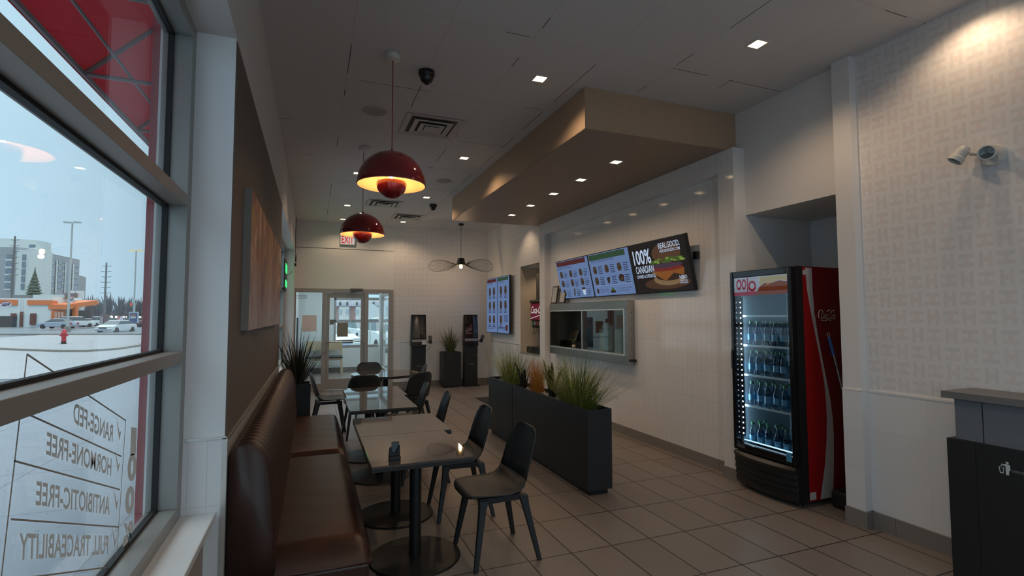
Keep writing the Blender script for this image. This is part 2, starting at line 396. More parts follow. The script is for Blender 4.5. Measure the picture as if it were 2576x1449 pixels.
MB().box(3.9, 2.05, 0, 4.75, 2.15, 2.6).build('alcove_side', WALL, o)
MB().box(XR+.004, 2.74, 2.521, 4.8, 3.72, 2.6).box(4.07, 2.15, 2.521, 4.8, 2.74, 2.6).build('alcove_ceiling', WALL, o)
MB().box(XR-.024, YB, 0, XR-.006, 2.588, .12).build('baseboard_right', MATS['base_tile_side'], kind=S)
bb = MB().box(3.776, 2.572, 0, 3.792, 2.735, .12); bb.box(3.792, 2.572, 0, XR-.006, 2.588, .12)
bb.build('baseboard_pillar', M('base_plain', (.225, .20, .185), .5, var=.08, nscale=20), kind=S)
# tiled mass around the service window
ty0, ty1, ry0, ry1, rz = 3.70, 8.18, 3.90, 7.97, 2.97
X0, X1 = 3.735, 3.84
wt = MB()
wt.box(X0, ty0+.002, .0, X1+.16, ry0, 3.176); wt.box(X0, ry1, 0, X1+.03, ty1, 3.176); wt.box(X0, ry0, rz, X1+.16, ry1, 3.176)
# recess back with the pass-through hole y 5.62..7.72, z 1.04..1.64
wt.box(X1, ry0, 0, X1+.03, 5.60, rz); wt.box(X1, 7.955, 0, X1+.03, ry1, rz)
wt.box(X1, 5.60, 0, X1+.03, 7.955, 1.03); wt.box(X1, 5.60, 1.65, X1+.03, 7.955, rz)
wt.build('wall_counter', MATS['wall_tile'], kind=S)
e = MB().box(X0, ty0-.004, 0, 4.02, ty0+.002, 3.176).build('wall_end_cap', WALL, kind=S); e.name = 'trim_3'
bb = MB().box(X1-.014, ry0, 0, X1, ry1, .11); bb.box(X0-.014, ty0-.004, 0, X0, ry0, .11); bb.box(X0-.014, ry0-.001, 0, X1, ry0+.013, .11)
bb.box(X0-.014, ry1, 0, X0, ty1, .11)
bb.build('baseboard_counter', MATS['base_tile_side'], kind=S)
# far part of right wall with beverage nook opening y 8.25..9.38, z .845..2.54
X2 = 3.86
wn = MB(); wn.box(X2, 9.38, .985, X2+.12, YF, H); wn.box(X2, ty1, 2.54, X2+.12, 9.38, H)
wn.box(X2, ty1, .985, X2+.12, 8.25, 2.54)
o = wn.build('wall_right_far', MATS['paper_side'], kind=S)
MB().box(X2-.006, ty1, 0, X2+.12, 8.25, .985).box(X2-.006, 9.38, 0, X2+.12, YF, .975).box(X2-.006, 8.25, 0, X2+.12, 9.38, .82).build('tile_dado', MATS['wainscot_side'], o)
MB().box(X2+.001, 9.376, .846, 5.1, 9.46, 2.54).build('nook_wall', MATS['nook_tile'], o)
MB().box(X2+.12, 8.17, 0, 5.1, 8.25, 2.6).build('nook_wall', MATS['nook_tile'], o)
MB().box(5.1, 8.17, 0, 5.2, 9.46, 2.6).build('nook_wall', WALL, o)
MB().box(X2+.004, 8.25, 2.541, 5.1, 9.38, 2.62).build('nook_ceiling', WALL, o)
MB().box(X2-.02, ty1, 0, X2-.006, YF-.016, .11).build('baseboard_right_far', MATS['base_tile_side'], kind=S)
MB().box(X2-.012, 8.25, .82, 5.1, 9.38, .845).build('nook_counter', M('grey_stone', (.30, .29, .28), .3), o)
# kitchen behind the service window
kw = M('kitchen_olive', (.20, .195, .15), .7, var=.05)
k = MB().box(6.4, 4.2, 0, 6.5, 8.17, 2.8).box(X1+.03, 4.2, 0, 6.4, 4.3, 2.8).box(X1+.03, 8.06, 0, 6.4, 8.165, 2.8).box(X1+.03, 4.3, 2.7, 6.4, 8.06, 2.8)
k.build('wall_kitchen', kw, kind=S)

# ------------------------------------------------------------------ windows
def window_unit(name, ya, yb, mulls):
    x0, x1 = -.635, -.52
    fr = MB(); fr.box(x0, ya, SI-.002, x1, yb, SI+.055); fr.box(x0, ya, SO-.06, x1, yb, SO)
    fr.box(x0, ya, SI+.055, x1, ya+.07, SO-.06); fr.box(x0, yb-.07, SI+.055, x1, yb, SO-.06)
    root = fr.build(name, ALU, bevel=.002, kind=S)
    rl = MB().box(x0, ya+.07, 1.352, x1, yb-.07, 1.400); rl.build('middle_rail', [ALUDK], root, bevel=.002)
    r2 = MB().box(x0, ya+.07, 2.035, x1, yb-.07, 2.085); r2.build('transom_rail', [ALUDK], root, bevel=.002)
    for y in mulls: MB().box(x0, y-.035, SI+.055, x1+.001, y+.035, SO-.06).build('mullion', ALU, root)
    gs = MB()
    ys = [ya+.07]+[m for y in mulls for m in (y-.035, y+.035)]+[yb-.07]
    for i in range(0, len(ys), 2):
        for za, zb in ((SI+.055, 1.352), (1.400, 2.035), (2.085, SO-.06)):
            a, b = ys[i], ys[i+1]
            MB().box(-.606, a+.008, za+.008, -.600, b-.008, zb-.008).build('pane', GLASS, root)
            for q in ((a, za, b, za+.012), (a, zb-.012, b, zb), (a, za, a+.012, zb), (b-.012, za, b, zb)):
                gs.box(-.612, q[0], q[1], -.590, q[2], q[3])
    gs.build('gasket', GASKET, root)
    return root
WIN1 = window_unit('window_1', w1a, w1b, [.55])
WIN2 = window_unit('window_2', w2a, w2b, [8.6])
# outer cladding jamb (red) beside window 1 and outer building face
MB().box(-.690, 2.645, -.25, -.662, 2.70, 3.3).build('trim_4', M('red_cladding', (.33, .035, .055), .6, var=.1), kind=S)
MB().box(-.680, 2.70, -.25, -.662, w2a, 3.9).build('trim_5', M('outer_grey', (.18, .19, .20), .7), kind=S)

# ------------------------------------------------------------------ red awning outside window 1
aw = thing('awning', 'red fabric awning with metal frame outside the large left window', 'awning', (-.66, .7, 2.3))
AX0, AZ0, AX1, AZ1 = -.70, 4.25, -1.60, 3.33
def awp(t, y): return (AX0+(AX1-AX0)*t, y, AZ0+(AZ1-AZ0)*t)
RED = M('awning_fabric', (.36, .012, .045), .85, spec=.1, var=.12, nscale=50, stretch=(1, 1, 6))
nt_ = RED.node_tree; tl = nt_.nodes.new('ShaderNodeBsdfTranslucent'); tl.inputs[0].default_value = (.22, .008, .03, 1)
ad = nt_.nodes.new('ShaderNodeAddShader'); on_ = [n for n in nt_.nodes if n.type == 'OUTPUT_MATERIAL'][0]; pb_ = [n for n in nt_.nodes if n.type == 'BSDF_PRINCIPLED'][0]
nt_.links.new(pb_.outputs[0], ad.inputs[0]); nt_.links.new(tl.outputs[0], ad.inputs[1]); nt_.links.new(ad.outputs[0], on_.inputs[0])
ff = MB(); t_ = .008
y0a, y1a = -2.2, 6.25
ff.hexa([(AX0, y0a, AZ0), (AX0, y1a, AZ0), (AX1, y1a, AZ1), (AX1, y0a, AZ1), (AX0, y0a, AZ0+t_), (AX0, y1a, AZ0+t_), (AX1, y1a, AZ1+t_), (AX1, y0a, AZ1+t_)])
ff.build('fabric', RED, aw)
MB().box(AX1-.006, y0a, AZ1-.03, AX1, y1a, AZ1+.01).build('valance', RED, aw)
bars = []
AWM = M('awning_frame', (.16, .12, .13), .5, metal=.3, var=.05)
for y in (-1.5, -.3, .9, 2.1, 3.3, 4.5, 5.7):
    b = MB(); b.tube([(AX0, y, AZ1-.02), (AX1+.02, y, AZ1-.01)], .016, 6); b.tube([(AX0, y, AZ0-.03), (AX1+.02, y, AZ1-.005)], .016, 6)
    b.build('bracket', AWM, aw)
b = MB(); b.tube([(AX1+.015, y0a, AZ1-.012), (AX1+.015, y1a, AZ1-.012)], .02, 6)
b.tube([(-1.3, y0a, 3.34), (-1.3, y1a, 3.34)], .012, 6); b.tube([(AX0+.01, y0a, AZ0-.03), (AX0+.01, y1a, AZ0-.03)], .02, 6)
b.build('purlin', AWM, aw)

# ------------------------------------------------------------------ canopy over the counter wall
can = thing('ceiling_canopy', 'wood-grain boxed canopy hanging from the ceiling above the tiled counter wall', 'canopy', (3.0, 6.05, 3.18))
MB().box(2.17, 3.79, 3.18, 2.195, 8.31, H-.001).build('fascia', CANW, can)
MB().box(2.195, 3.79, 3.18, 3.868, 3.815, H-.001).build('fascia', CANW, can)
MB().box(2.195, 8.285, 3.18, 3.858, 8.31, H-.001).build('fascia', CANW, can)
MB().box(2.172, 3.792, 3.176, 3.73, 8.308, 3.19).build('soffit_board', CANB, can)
def downlight(x, y, z, label, grp, w, angle=142, lamp=True):
    t = thing('downlight', label, 'ceiling light', (x, y, z), 0, grp)
    r = .062; f = MB()
    for a in ((-r, -r, r, -r+.014), (-r, r-.014, r, r), (-r, -r+.014, -r+.014, r-.014), (r-.014, -r+.014, r, r-.014)):
        f.box(x+a[0], y+a[1], z-.005, x+a[2], y+a[3], z)
    f.build('trim_ring', WHITEP, t)
    MB().box(x-r+.014, y-r+.014, z-.003, x+r-.014, y+r-.014, z).build('diffuser', LIGHTE, t)
    if lamp: spot('ceiling_spot', (x, y, z-.02), w, angle)
    return t
rowtxt = ['nearest', 'second', 'third', 'farthest']
for i, y in enumerate((3.80, 6.10, 8.38, 10.75)):
    downlight(1.745, y, H, f'square recessed downlight, {rowtxt[i]} of the four in the line left of the canopy', 'ceiling downlights', SPOT_W)
for i, (y, s) in enumerate(((7.29, 'just behind the nearer red pendant'), (9.5, 'between the farther red pendant and the entrance wall'), (10.9, 'left row, closest to the entrance wall above the exit sign'))):
    downlight(.545, y, H, f'square recessed downlight {s}', 'ceiling downlights', SPOT_W*(1, .9, .55)[i])
downlight(3.01, 2.72, H, 'square recessed downlight alone at upper right, nearest the papered wall corner', 'ceiling downlights', SPOT_W)
downlight(3.62, 1.80, H, 'downlight cut by the top frame edge, throwing a warm pool on the papered wall', 'ceiling downlights', SPOT_W*.6)
ctxt = ['nearest', 'second nearest', 'middle', 'second farthest', 'farthest']
for i, y in enumerate((4.51, 5.26, 6.0, 6.77, 7.52)):
    downlight(2.95, y, 3.176, f'square downlight in the canopy underside, {ctxt[i]} of the five', 'canopy downlights', CANOPY_W)
# unseen spots without fixtures, added to light the room near the camera
for p in ((1.745, .9, H-.02), (.545, .2, H-.02), (3.0, -.3, H-.02)): spot('ceiling_spot', p, SPOT_W*.6, 142)
spot('ceiling_spot', (3.45, 8.9, H-.02), SPOT_W*.8, 105)
dn = downlight(4.35, 8.95, 2.54, 'small round-glow downlight in the beverage nook ceiling', None, 7.0)

# pendants
def dome(name, x, y, drop, label):
    zt = H-drop
    t = thing('pendant_lamp', label, 'pendant lamp', (x, y, H), 0, 'red dome pendants')
    MB().lathe((x, y, H), [(.004, 0), (.055, 0), (.06, -.02), (.058, -.045), (.045, -.058), (.004, -.058)], 28).build('ceiling_rose', WHITEP, t, smooth=True)
    MB().tube([(x, y, H-.05), (x, y, zt)], .0035, 6).build('cord', M('red_cord', (.20, .008, .012), .6), t)
    R = .253; prof = []
    for i in range(15):
        a = pi/2*i/14; prof.append((max(.014, R*sin(a)), -R*1.0*(1-cos(a))))
    outer = [(r, z) for r, z in prof]
    MB().lathe((x, y, zt), outer, 56).build('outer_shade', REDG, t, smooth=True)
    MB().lathe((x, y, zt-.004), [(max(.01, r-.005), z) for r, z in prof], 48).build('shade_lining', CREAM, t, smooth=True)
    MB().lathe((x, y, zt), [(.01, .012), (.016, .012), (.02, -.004)], 16).build('cap', REDG, t, smooth=True)
    ip = [(max(.003, .112*sin(pi/2*i/10)), -.112*cos(pi/2*i/10)) for i in range(11)]
    MB().lathe((x, y, zt-.245), ip+[(.110, .012), (.104, .012), (.104, 0)], 40).build('inner_shade', REDG, t, smooth=True)
    MB().sphere((x, y, zt-.17), .032, 14, 10).build('bulb', emis('pendant_bulb', (1, .62, .28), 18), t, smooth=True)
    for k in range(3):
        a = 2*pi*k/3+.5; MB().tube([(x+.104*cos(a), y+.104*sin(a), zt-.235), (x+.12*cos(a), y+.12*sin(a), zt-.04)], .003, 5).build('strut', CHROME, t)
    point('pendant_glow', (x, y, zt-.235+.02), PEND_W, (1, .50, .18), .03)
    return t
dome('a', .533, 3.83, .763, 'glossy dark red double dome pendant, the nearer and larger-looking one')
dome('b', .525, 6.13, .790, 'glossy dark red double dome pendant, the farther one in front of the exit sign')
# wire pendant
x, y = 2.955, 10.54
t = thing('wire_pendant_lamp', 'black wire butterfly pendant with bare bulb near the self-order kiosks', 'pendant lamp', (x, y, H))
MB().cyl((x, y), .055, H-.035, H, 24).build('ceiling_rose', BLACK, t)
MB().tube([(x, y, H-.03), (x, y, 2.80)], .004, 6).build('cord', BLACK, t)
MB().lathe((x, y, 0), [(.004, 2.803), (.068, 2.803), (.10, 2.655), (.097, 2.655), (.064, 2.795)], 28).build('shade', BLACK, t, smooth=False)
MB().lathe((x, y, 0), [(.005, 2.70), (.014, 2.695), (.018, 2.67), (.03, 2.635), (.032, 2.61), (.02, 2.585), (.003, 2.578)], 16).build('bulb', BULBE, t, smooth=True)
point('wire_pendant_glow', (x, y-.02, 2.54), 5, WARM, .035)
def wing(sg, cz, rv, tip):
    b = MB(); rim = []; n = 44
    cx = x+sg*(.10+tip)/2; ra = (tip-.06)/2
    for i in range(n+1):
        a = 2*pi*i/n
        ux = cos(a); w = (.35+.65*(ux+1)/2)             # teardrop: narrow at the hub
        rim.append((x+sg*(.08+ra+ra*ux), y+.10*sin(a)*sg*w, cz-.01*ux+rv*sin(a)*w*(1 if ux > -.85 else .6)))
    b.tube(rim, .0035, 5, caps=False); b.build('wing_rim', BLACK, t)
    c = MB()
    for i in range(-11, 12):
        a = i/12*2.35
        k = a/(2*pi)*n; i0 = int(math.floor(k)) % n; fr = k-math.floor(k)
        p, q = Vector(rim[i0]), Vector(rim[i0+1]); e = p.lerp(q, fr)
        h = Vector((x+sg*.10, y, 2.66+.012*sin(a)))
        c.tube([h, e], .0018, 4, caps=False)
    c.build('wing_wires', BLACK, t)
wing(-1, 2.625, .155, .68); wing(1, 2.665, .19, .70)

# ceiling vents, speakers, cameras
def vent(x, y, label):
    t = thing('ceiling_vent', label, 'vent', (x, y, H), 0, 'square ceiling diffusers')
    MB().box(x-.27, y-.27, H-.003, x+.27, y+.27, H).build('backing', VENTD, t)
    f = MB()
    for i, (r, z) in enumerate(((.29, .0), (.20, .012), (.125, .022))):
        w = .05 if i else .055
        def ring(r0, z0, r1, z1):
            c0 = [(x-r0, y-r0, z0), (x+r0, y-r0, z0), (x+r0, y+r0, z0), (x-r0, y+r0, z0)]
            c1 = [(x-r1, y-r1, z1), (x+r1, y-r1, z1), (x+r1, y+r1, z1), (x-r1, y+r1, z1)]
            f.ring_loft([c0, c1, [(a, b, c+.004) for a, b, c in c1], [(a, b, c+.004) for a, b, c in c0]], caps=False)
            f.ring_loft([[(a, b, c+.004) for a, b, c in c0], c0], caps=False)
        ring(r, H-.010-z, r-w, H-.004-z+.0)
    f.box(x-.07, y-.07, H-.038, x+.07, y+.07, H-.03)
    f.build('louvre', VENTW, t)
vent(1.12, 5.20, 'nearest square ceiling air diffuser with nested louvres')
vent(1.14, 9.12, 'middle square ceiling air diffuser, behind the near red pendant')
vent(1.74, 10.2, 'farthest square ceiling air diffuser near the entrance wall')
def speaker(x, y, label):
    t = thing('ceiling_speaker', label, 'speaker', (x, y, H), 0, 'round ceiling speakers')
    MB().lathe((x, y, H), [(.115, 0), (.12, -.006), (.105, -.010), (.098, -.006)], 36).build('rim', VENTW, t, smooth=True)
    MB().cyl((x, y), .099, H-.007, H-.001, 36).build('grille', M('speaker_grille', (.33, .32, .31), .6, var=.25, nscale=300), t)
speaker(.531, 5.0, 'round flush ceiling speaker left of the nearest air diffuser')
speaker(1.76, 7.26, 'round flush ceiling speaker beside the canopy')
def domecam(x, y, label, s=1):
    t = thing('security_camera', label, 'camera', (x, y, H), 0, 'black dome cameras')
    MB().lathe((x, y, H), [(.065*s, 0), (.066*s, -.03*s), (.06*s, -.045*s)], 24, caps=True).build('housing', BLACK, t, smooth=False)
    MB().lathe((x, y, H-.045*s), [(.056*s, 0), (.05*s, -.03*s), (.03*s, -.055*s), (.004, -.068*s)], 24).build('dome', BLACKG, t, smooth=True)
domecam(.83, 4.02, 'black dome security camera on the ceiling near the red pendant rose')
domecam(1.97, 8.88, 'black dome security camera on the ceiling near the canopy far end')
# exit sign
t = thing('exit_sign', 'white EXIT sign with red letters above the entrance, partly behind the far red pendant', 'sign', (.67, YF, 3.19))
MB().box(.51, YF-.05, 3.08, .83, YF-.005, 3.315).build('housing', M('sign_housing', (.40, .385, .365), .5), t, bevel=.006)
MB().box(.53, YF-.053, 3.10, .81, YF-.05, 3.295).build('panel', emis('exit_panel', (.70, .66, .60), .75), t)
b = MB(); text_box(b, 'EXIT', (.548, YF-.055, 3.118), (1, 0, 0), (0, 0, 1), .245, .16, .02); b.build('lettering', emis('exit_red', (.75, .03, .03), .8), t)

# ------------------------------------------------------------------ entrance partition and vestibule
t = MB()
FR = M('door_frame_paint', (.36, .33, .31), .45, metal=.2, var=.02)
yf0, yf1 = YF-.03, YF+.09
t.box(-.355, yf0, 2.06, 1.65, yf1, 2.14); t.box(-.355, yf0, 0, -.325, yf1, 2.06); t.box(.185, yf0, 0, .262, yf1, 2.06)
t.box(1.045, yf0, 0, 1.125, yf1, 2.06); t.box(1.56, yf0, 0, 1.65, yf1, 2.06); t.box(-.325, yf0, 0, .185, yf1, .16); t.box(1.125, yf0, 0, 1.56, yf1, .16)
t.build('trim_6', FR, bevel=.003, kind=S)
g = MB().box(-.325, YF+.02, .16, .185, YF+.026, 2.06).build('window_3', GLASSD, kind=S)
g = MB().box(1.125, YF+.02, .16, 1.56, YF+.026, 2.06).build('window_4', GLASSD, kind=S)
d = MB(); d.box(.266, YF, .02, .335, YF+.045, 2.05); d.box(.972, YF, .02, 1.041, YF+.045, 2.05); d.box(.335, YF, 1.95, .972, YF+.045, 2.05); d.box(.335, YF, .02, .972, YF+.045, .24)
door = d.build('door_1', FR, bevel=.003, kind=S)
MB().box(.335, YF+.02, .24, .972, YF+.026, 1.95).build('pane', GLASSD, door)
b = MB(); b.tube([(.27, YF-.05, 1.015), (1.035, YF-.05, 1.015)], .011, 8)
for q in (.275, 1.03): b.tube([(q, YF, 1.015), (q, YF-.05, 1.015)], .012, 6)
b.build('push_bar', STEEL, door)
b = MB().box(.74, YF-.07, 2.10, 1.0, YF-.031, 2.15); b.box(.80, YF-.10, 2.05, .815, YF-.03, 2.10); b.tube([(.87, YF-.05, 2.12), (.70, YF-.09, 2.02)], .008, 5)
b.build('door_closer', M('closer_grey', (.10, .095, .09), .5), door)
tag(MB().box(.255+.085, YF+.016, 1.38, .255+.165, YF+.0195, 1.485).build('notice_sheet', M('grey_paper', (.22, .21, .185), .7)), 'small taped notice seen from behind high on the left side of the glass entrance door', 'notice')
tag(MB().box(.49, YF+.016, 1.12, .71, YF+.0195, 1.42).build('notice_sheet', M('beige_paper', (.25, .235, .19), .7)), 'larger taped notice seen from behind in the middle of the glass entrance door', 'notice')
tag(MB().box(-.20, YF+.016, 1.24, .08, YF+.0195, 1.58).build('notice_sheet', M('pink_paper', (.88, .80, .82), .7)), 'pale pinkish sheet on the glass sidelight left of the entrance door', 'notice')
b = MB()
b.box(-.322, YF+.0165, 1.99, -.12, YF+.019, 1.997); b.box(-.322, YF+.0165, 1.925, -.10, YF+.019, 1.932)
text_box(b, 'STNUOCSID'[::-1], (-.115, YF+.0165, 1.945), (-1, 0, 0), (0, 0, 1), .20, .035)
tag(b.build('door_decal', EDGE), 'dark lettering with two rules at the top of the left glass sidelight', 'decal')
YV = 15.2
v = MB(); v.box(-.50, YF+.15, 0, -.36, YV, 2.9)
v.box(-.50, YV, 0, .56, YV+.15, 2.9); v.box(.56, YV, 0, 1.9, YV+.15, .66); v.box(.56, YV, 2.25, 1.9, YV+.15, 2.9)
v.box(1.80, YF+.15, 0, 1.95, 12.35, 2.9); v.box(1.80, 14.9, 0, 1.95, YV, 2.9)
v.build('wall_vestibule', WALLV, kind=S)
MB().box(-.5, YF+.15, 2.9, 1.95, YV+.15, 3.0).build('ceiling_vestibule', WALLV, kind=S)
MB().box(-.36, YV-.02, 0, 1.8, YV, .12).build('baseboard_vestibule', MATS['base_tile_end'], kind=S)
w = MB()
for a in ((.56, .66, 1.8, .74), (.56, 1.38, 1.8, 1.46), (.56, 2.02, 1.8, 2.10), (.56, 2.19, 1.8, 2.25)): w.box(a[0], YV+.03, a[1], a[2], YV+.12, a[3])
w.box(.56, YV+.03, .66, .62, YV+.12, 2.25)
wv = w.build('window_5', FR, kind=S)
MB().box(.60, YV+.07, .7, 1.8, YV+.076, 2.22).build('pane', GLASSD, wv)
d = MB(); d.box(1.82, 12.36, 0, 1.88, 12.46, 2.2); d.box(1.82, 13.3, 0, 1.88, 13.38, 2.2); d.box(1.82, 14.80, 0, 1.88, 14.9, 2.2); d.box(1.82, 12.46, 2.1, 1.88, 14.8, 2.2); d.box(1.82, 12.46, 0, 1.88, 14.8, .15)
d2 = d.build('door_2', FR, kind=S)
MB().box(1.848, 12.46, .15, 1.852, 14.8, 2.1).build('pane', GLASSD, d2)
MB().box(1.848, 12.36, 2.2, 1.852, 14.9, 2.9).build('added_top_pane', GLASSD, d2)  # glass added above the side door to let more daylight into the vestibule
b = MB().tube([(1.82, 13.5, .95), (1.76, 13.5, 1.0), (1.76, 13.5, 1.45), (1.82, 13.5, 1.5)], .013, 8); b.build('handle', STEELB, d2)
tag(MB().box(-.36, 13.4, .62, -.33, 13.95, 1.52).build('wall_board', M('navy_board', (.04, .055, .075), .5)), 'dark blue board hung on the left vestibule wall beside the wooden chairs', 'board')
vl = thing('fill_panel', 'added flat glowing panel in the vestibule ceiling, brightening the vestibule', 'ceiling light', (.75, 13.4, 2.9))
MB().box(.45, 13.1, 2.885, 1.05, 13.7, 2.899).build('panel', emis('panel_glow', (.85, .97, 1.0), 15), vl)  # added glowing panel, there to brighten the vestibule
# maple chairs in the vestibule
def maple_chair(x, y, label):
    t = thing('waiting_chair', label, 'chair', (x, y, 0), 0, 'maple chairs in the vestibule')
    w_ = .21
    for sx_ in (-1, 1):
        MB().hexa([(x+sx_*w_-.02, y-.22, 0), (x+sx_*w_+.02, y-.22, 0), (x+sx_*w_+.02, y-.18, 0), (x+sx_*w_-.02, y-.18, 0), (x+sx_*w_*.93-.026, y-.2, .42), (x+sx_*w_*.93+.026, y-.2, .42), (x+sx_*w_*.93+.026, y-.15, .42), (x+sx_*w_*.93-.026, y-.15, .42)]).build('leg', MAPLE, t)
        MB().hexa([(x+sx_*w_-.02, y+.2, 0), (x+sx_*w_+.02, y+.2, 0), (x+sx_*w_+.02, y+.24, 0), (x+sx_*w_-.02, y+.24, 0), (x+sx_*w_-.02, y+.24, .84), (x+sx_*w_+.02, y+.24, .84), (x+sx_*w_+.02, y+.27, .84), (x+sx_*w_-.02, y+.27, .84)]).build('leg', MAPLE, t)
    MB().box(x-w_, y-.19, .37, x+w_, y+.23, .43).build('seat_frame', MAPLE, t)
    MB().box(x-w_-.015, y-.23, .43, x+w_+.015, y+.20, .475).build('seat_cushion', M('dark_vinyl', (.05, .055, .06), .4), t, bevel=.015)
    b = MB(); n = 8; r0, r1 = [], []
    for i in range(n+1):
        a = -1+2*i/n; xx = x+a*.225; yy = y+.225+.035*(1-a*a)
        r0.append(((xx, yy-.011), (xx, yy+.011)))
    b.ring_loft([[(p[0][0], p[0][1], .62), (p[1][0], p[1][1], .62), (p[1][0], p[1][1], .87), (p[0][0], p[0][1], .87)] for p in r0])
    b.build('backrest', MAPLE, t)
maple_chair(.065, 14.80, 'maple waiting chair with dark cushion, left of the door frame inside the vestibule')
maple_chair(.56, 14.80, 'maple waiting chair with dark cushion, seen through the glass entrance door')

# ------------------------------------------------------------------ booth benches
def bench(y0, y1, label):
    t = thing('booth_bench', label, 'bench', (-.1, (y0+y1)/2, 0), 0, 'brown leather booth benches')
    MB().box(-.343, y0+.02, 0, .255, y1-.02, .10).build('plinth', BLACK, t)
    MB().box(-.343, y0, .10, .285, y1, .33).build('base', LEATHER, t, bevel=.012)
    # seat: puffed cushion
    b = MB(); nx, ny = 16, 26; x0, x1 = -.17, .30; rings = []
    prof = []
    for i in range(nx+1):
        u = i/nx; prof.append((x0+(x1-x0)*u, u))
    grid = []
    for j in range(ny+1):
        v = j/ny; yy = y0+.004+(y1-y0-.008)*v; row = []
        for xx, u in prof:
            ey = min(1, min(v, 1-v)*(y1-y0)/.09); ex = min(1, (1-u)*.47/.08)
            e = math.sqrt(max(0, 1-(1-ey)**2))*math.sqrt(max(0, 1-(1-ex)**2))
            z = .335+.105*e+.012*sin(pi*v)*u+.0012*sin(yy*23+u*4)*e
            row.append((xx, yy, z))
        grid.append(row)
    vs = [p for r in grid for p in r]; m_ = nx+1
    fs = [(j*m_+i, j*m_+i+1, (j+1)*m_+i+1, (j+1)*m_+i) for j in range(ny) for i in range(nx)]
    b.add(vs, fs)
    b.box(x0, y0+.004, .325, x1, y1-.004, .337)
    b.build('seat_cushion', LEATHER, t, smooth=True)
    # channelled back
    pr_ = [(-.343, .33), (-.343, .90), (-.335, .935), (-.31, .962), (-.275, .972), (-.24, .965), (-.208, .94), (-.187, .90), (-.17, .84), (-.158, .74), (-.148, .60), (-.142, .48), (-.138, .33)]
    n = int(round((y1-y0)/.077)); rings = []; sub = 5
    for j in range(n*sub+1):
        f = (j % sub)/sub; yy = y0+(y1-y0)*j/(n*sub)
        puff = math.sqrt(max(0, 1-(2*f-1)**2)) if j % sub else 0.0
        edge = .015*(puff-1)
        rr = []
        for k, (px, pz) in enumerate(pr_):
            if k in (0, 1): rr.append((px, yy, pz)); continue
            a = pr_[min(k+1, len(pr_)-1)]; c = pr_[k-1]; tx, tz = a[0]-c[0], a[1]-c[1]; L = math.hypot(tx, tz) or 1
            nx_, nz_ = -tz/L, tx/L
            if nx_ < 0 and k > 5: nx_, nz_ = -nx_, -nz_
            if k <= 5: nx_, nz_ = (nx_, nz_) if nz_ > 0 else (-nx_, -nz_)
            rr.append((px+nx_*edge, yy, pz+nz_*edge))
        rings.append(rr)
    b = MB().ring_loft(rings); b.build('backrest', LEATHERC, t, smooth=True)
    return t
bench(2.665, 4.50, 'nearer brown leather booth bench with channelled back against the left wall')
bench(4.505, 6.28, 'farther brown leather booth bench with channelled back, next to the spiky plant')

# ------------------------------------------------------------------ tables
def table(x0, y0, x1, y1, bx, by, label):
    t = thing('cafe_table', label, 'table', (bx, by, 0), 0, 'two-seat pedestal tables along the booth')
    MB().box(x0, y0, .690, x1, y1, .705).build('tabletop', TOPM, t, bevel=.0015, seg=2)
    MB().box(x0-.001, y0-.001, .672, x1+.001, y1+.001, .690).build('edge_band', EDGE, t)
    MB().cyl((bx, by), .038, .02, .66, 24).build('column', IRON, t, smooth=False)
    MB().lathe((bx, by, 0), [(.01, .022), (.05, .021), (.285, .012), (.292, .006), (.292, 0)], 56).build('base_disc', IRON, t, smooth=False)
    MB().box(bx-.2, by-.03, .658, bx+.2, by+.03, .672).box(bx-.03, by-.2, .658, bx+.03, by+.2, .672).build('support_plate', IRON, t)
table(.325, 2.985, .925, 3.755, .645, 3.37, 'nearest glossy taupe cafe table, with the small black caddy on it')
table(.325, 3.758, .985, 4.44, .635, 4.13, 'second glossy taupe cafe table, pushed against the nearest one')
table(.325, 4.80, .935, 5.58, .633, 5.16, 'third glossy taupe cafe table, reflecting the bright entrance door')
table(.345, 5.583, .975, 6.33, .60, 5.93, 'fourth glossy taupe cafe table, in front of the chair by the round table')
cx, cy = 1.03, 7.80
t = thing('round_table', 'round dark glossy pedestal table in front of the glass entrance', 'table', (cx, cy, 0))
MB().cyl((cx, cy), .49, .690, .705, 64).build('tabletop', TOPM, t)
MB().cyl((cx, cy), .492, .672, .690, 64).build('edge_band', EDGE, t)
MB().cyl((cx, cy), .038, .02, .66, 24).build('column', IRON, t)
MB().lathe((cx, cy, 0), [(.01, .022), (.05, .021), (.285, .012), (.292, .006), (.292, 0)], 56).build('base_disc', IRON, t)
MB().box(cx-.2, cy-.03, .658, cx+.2, cy+.03, .672).build('support_plate', IRON, t)
# small black caddy
x, y, z = .468, 3.10, .705
t = thing('table_caddy', 'small black notched plastic caddy standing on the nearest table', 'caddy', (x, y, z))
MB().box(x-.032, y-.03, z, x+.032, y+.035, z+.022).build('base', BLACK, t, bevel=.003)
MB().prism([(x-.032, z+.022), (x-.030, z+.058), (x-.022, z+.075), (x-.016, z+.045), (x+.006, z+.036), (x+.030, z+.080), (x+.032, z+.022)], 'y', y-.004, y+.022).build('slotted_holder', BLACK, t, bevel=.0015)
MB().hexa([(x-.018, y+.014, z+.022), (x+.022, y+.014, z+.022), (x+.022, y+.026, z+.022), (x-.018, y+.026, z+.022), (x-.014, y+.024, z+.098), (x+.030, y+.024, z+.096), (x+.030, y+.034, z+.096), (x-.014, y+.034, z+.098)]).build('backplate', BLACKG, t, bevel=.002)

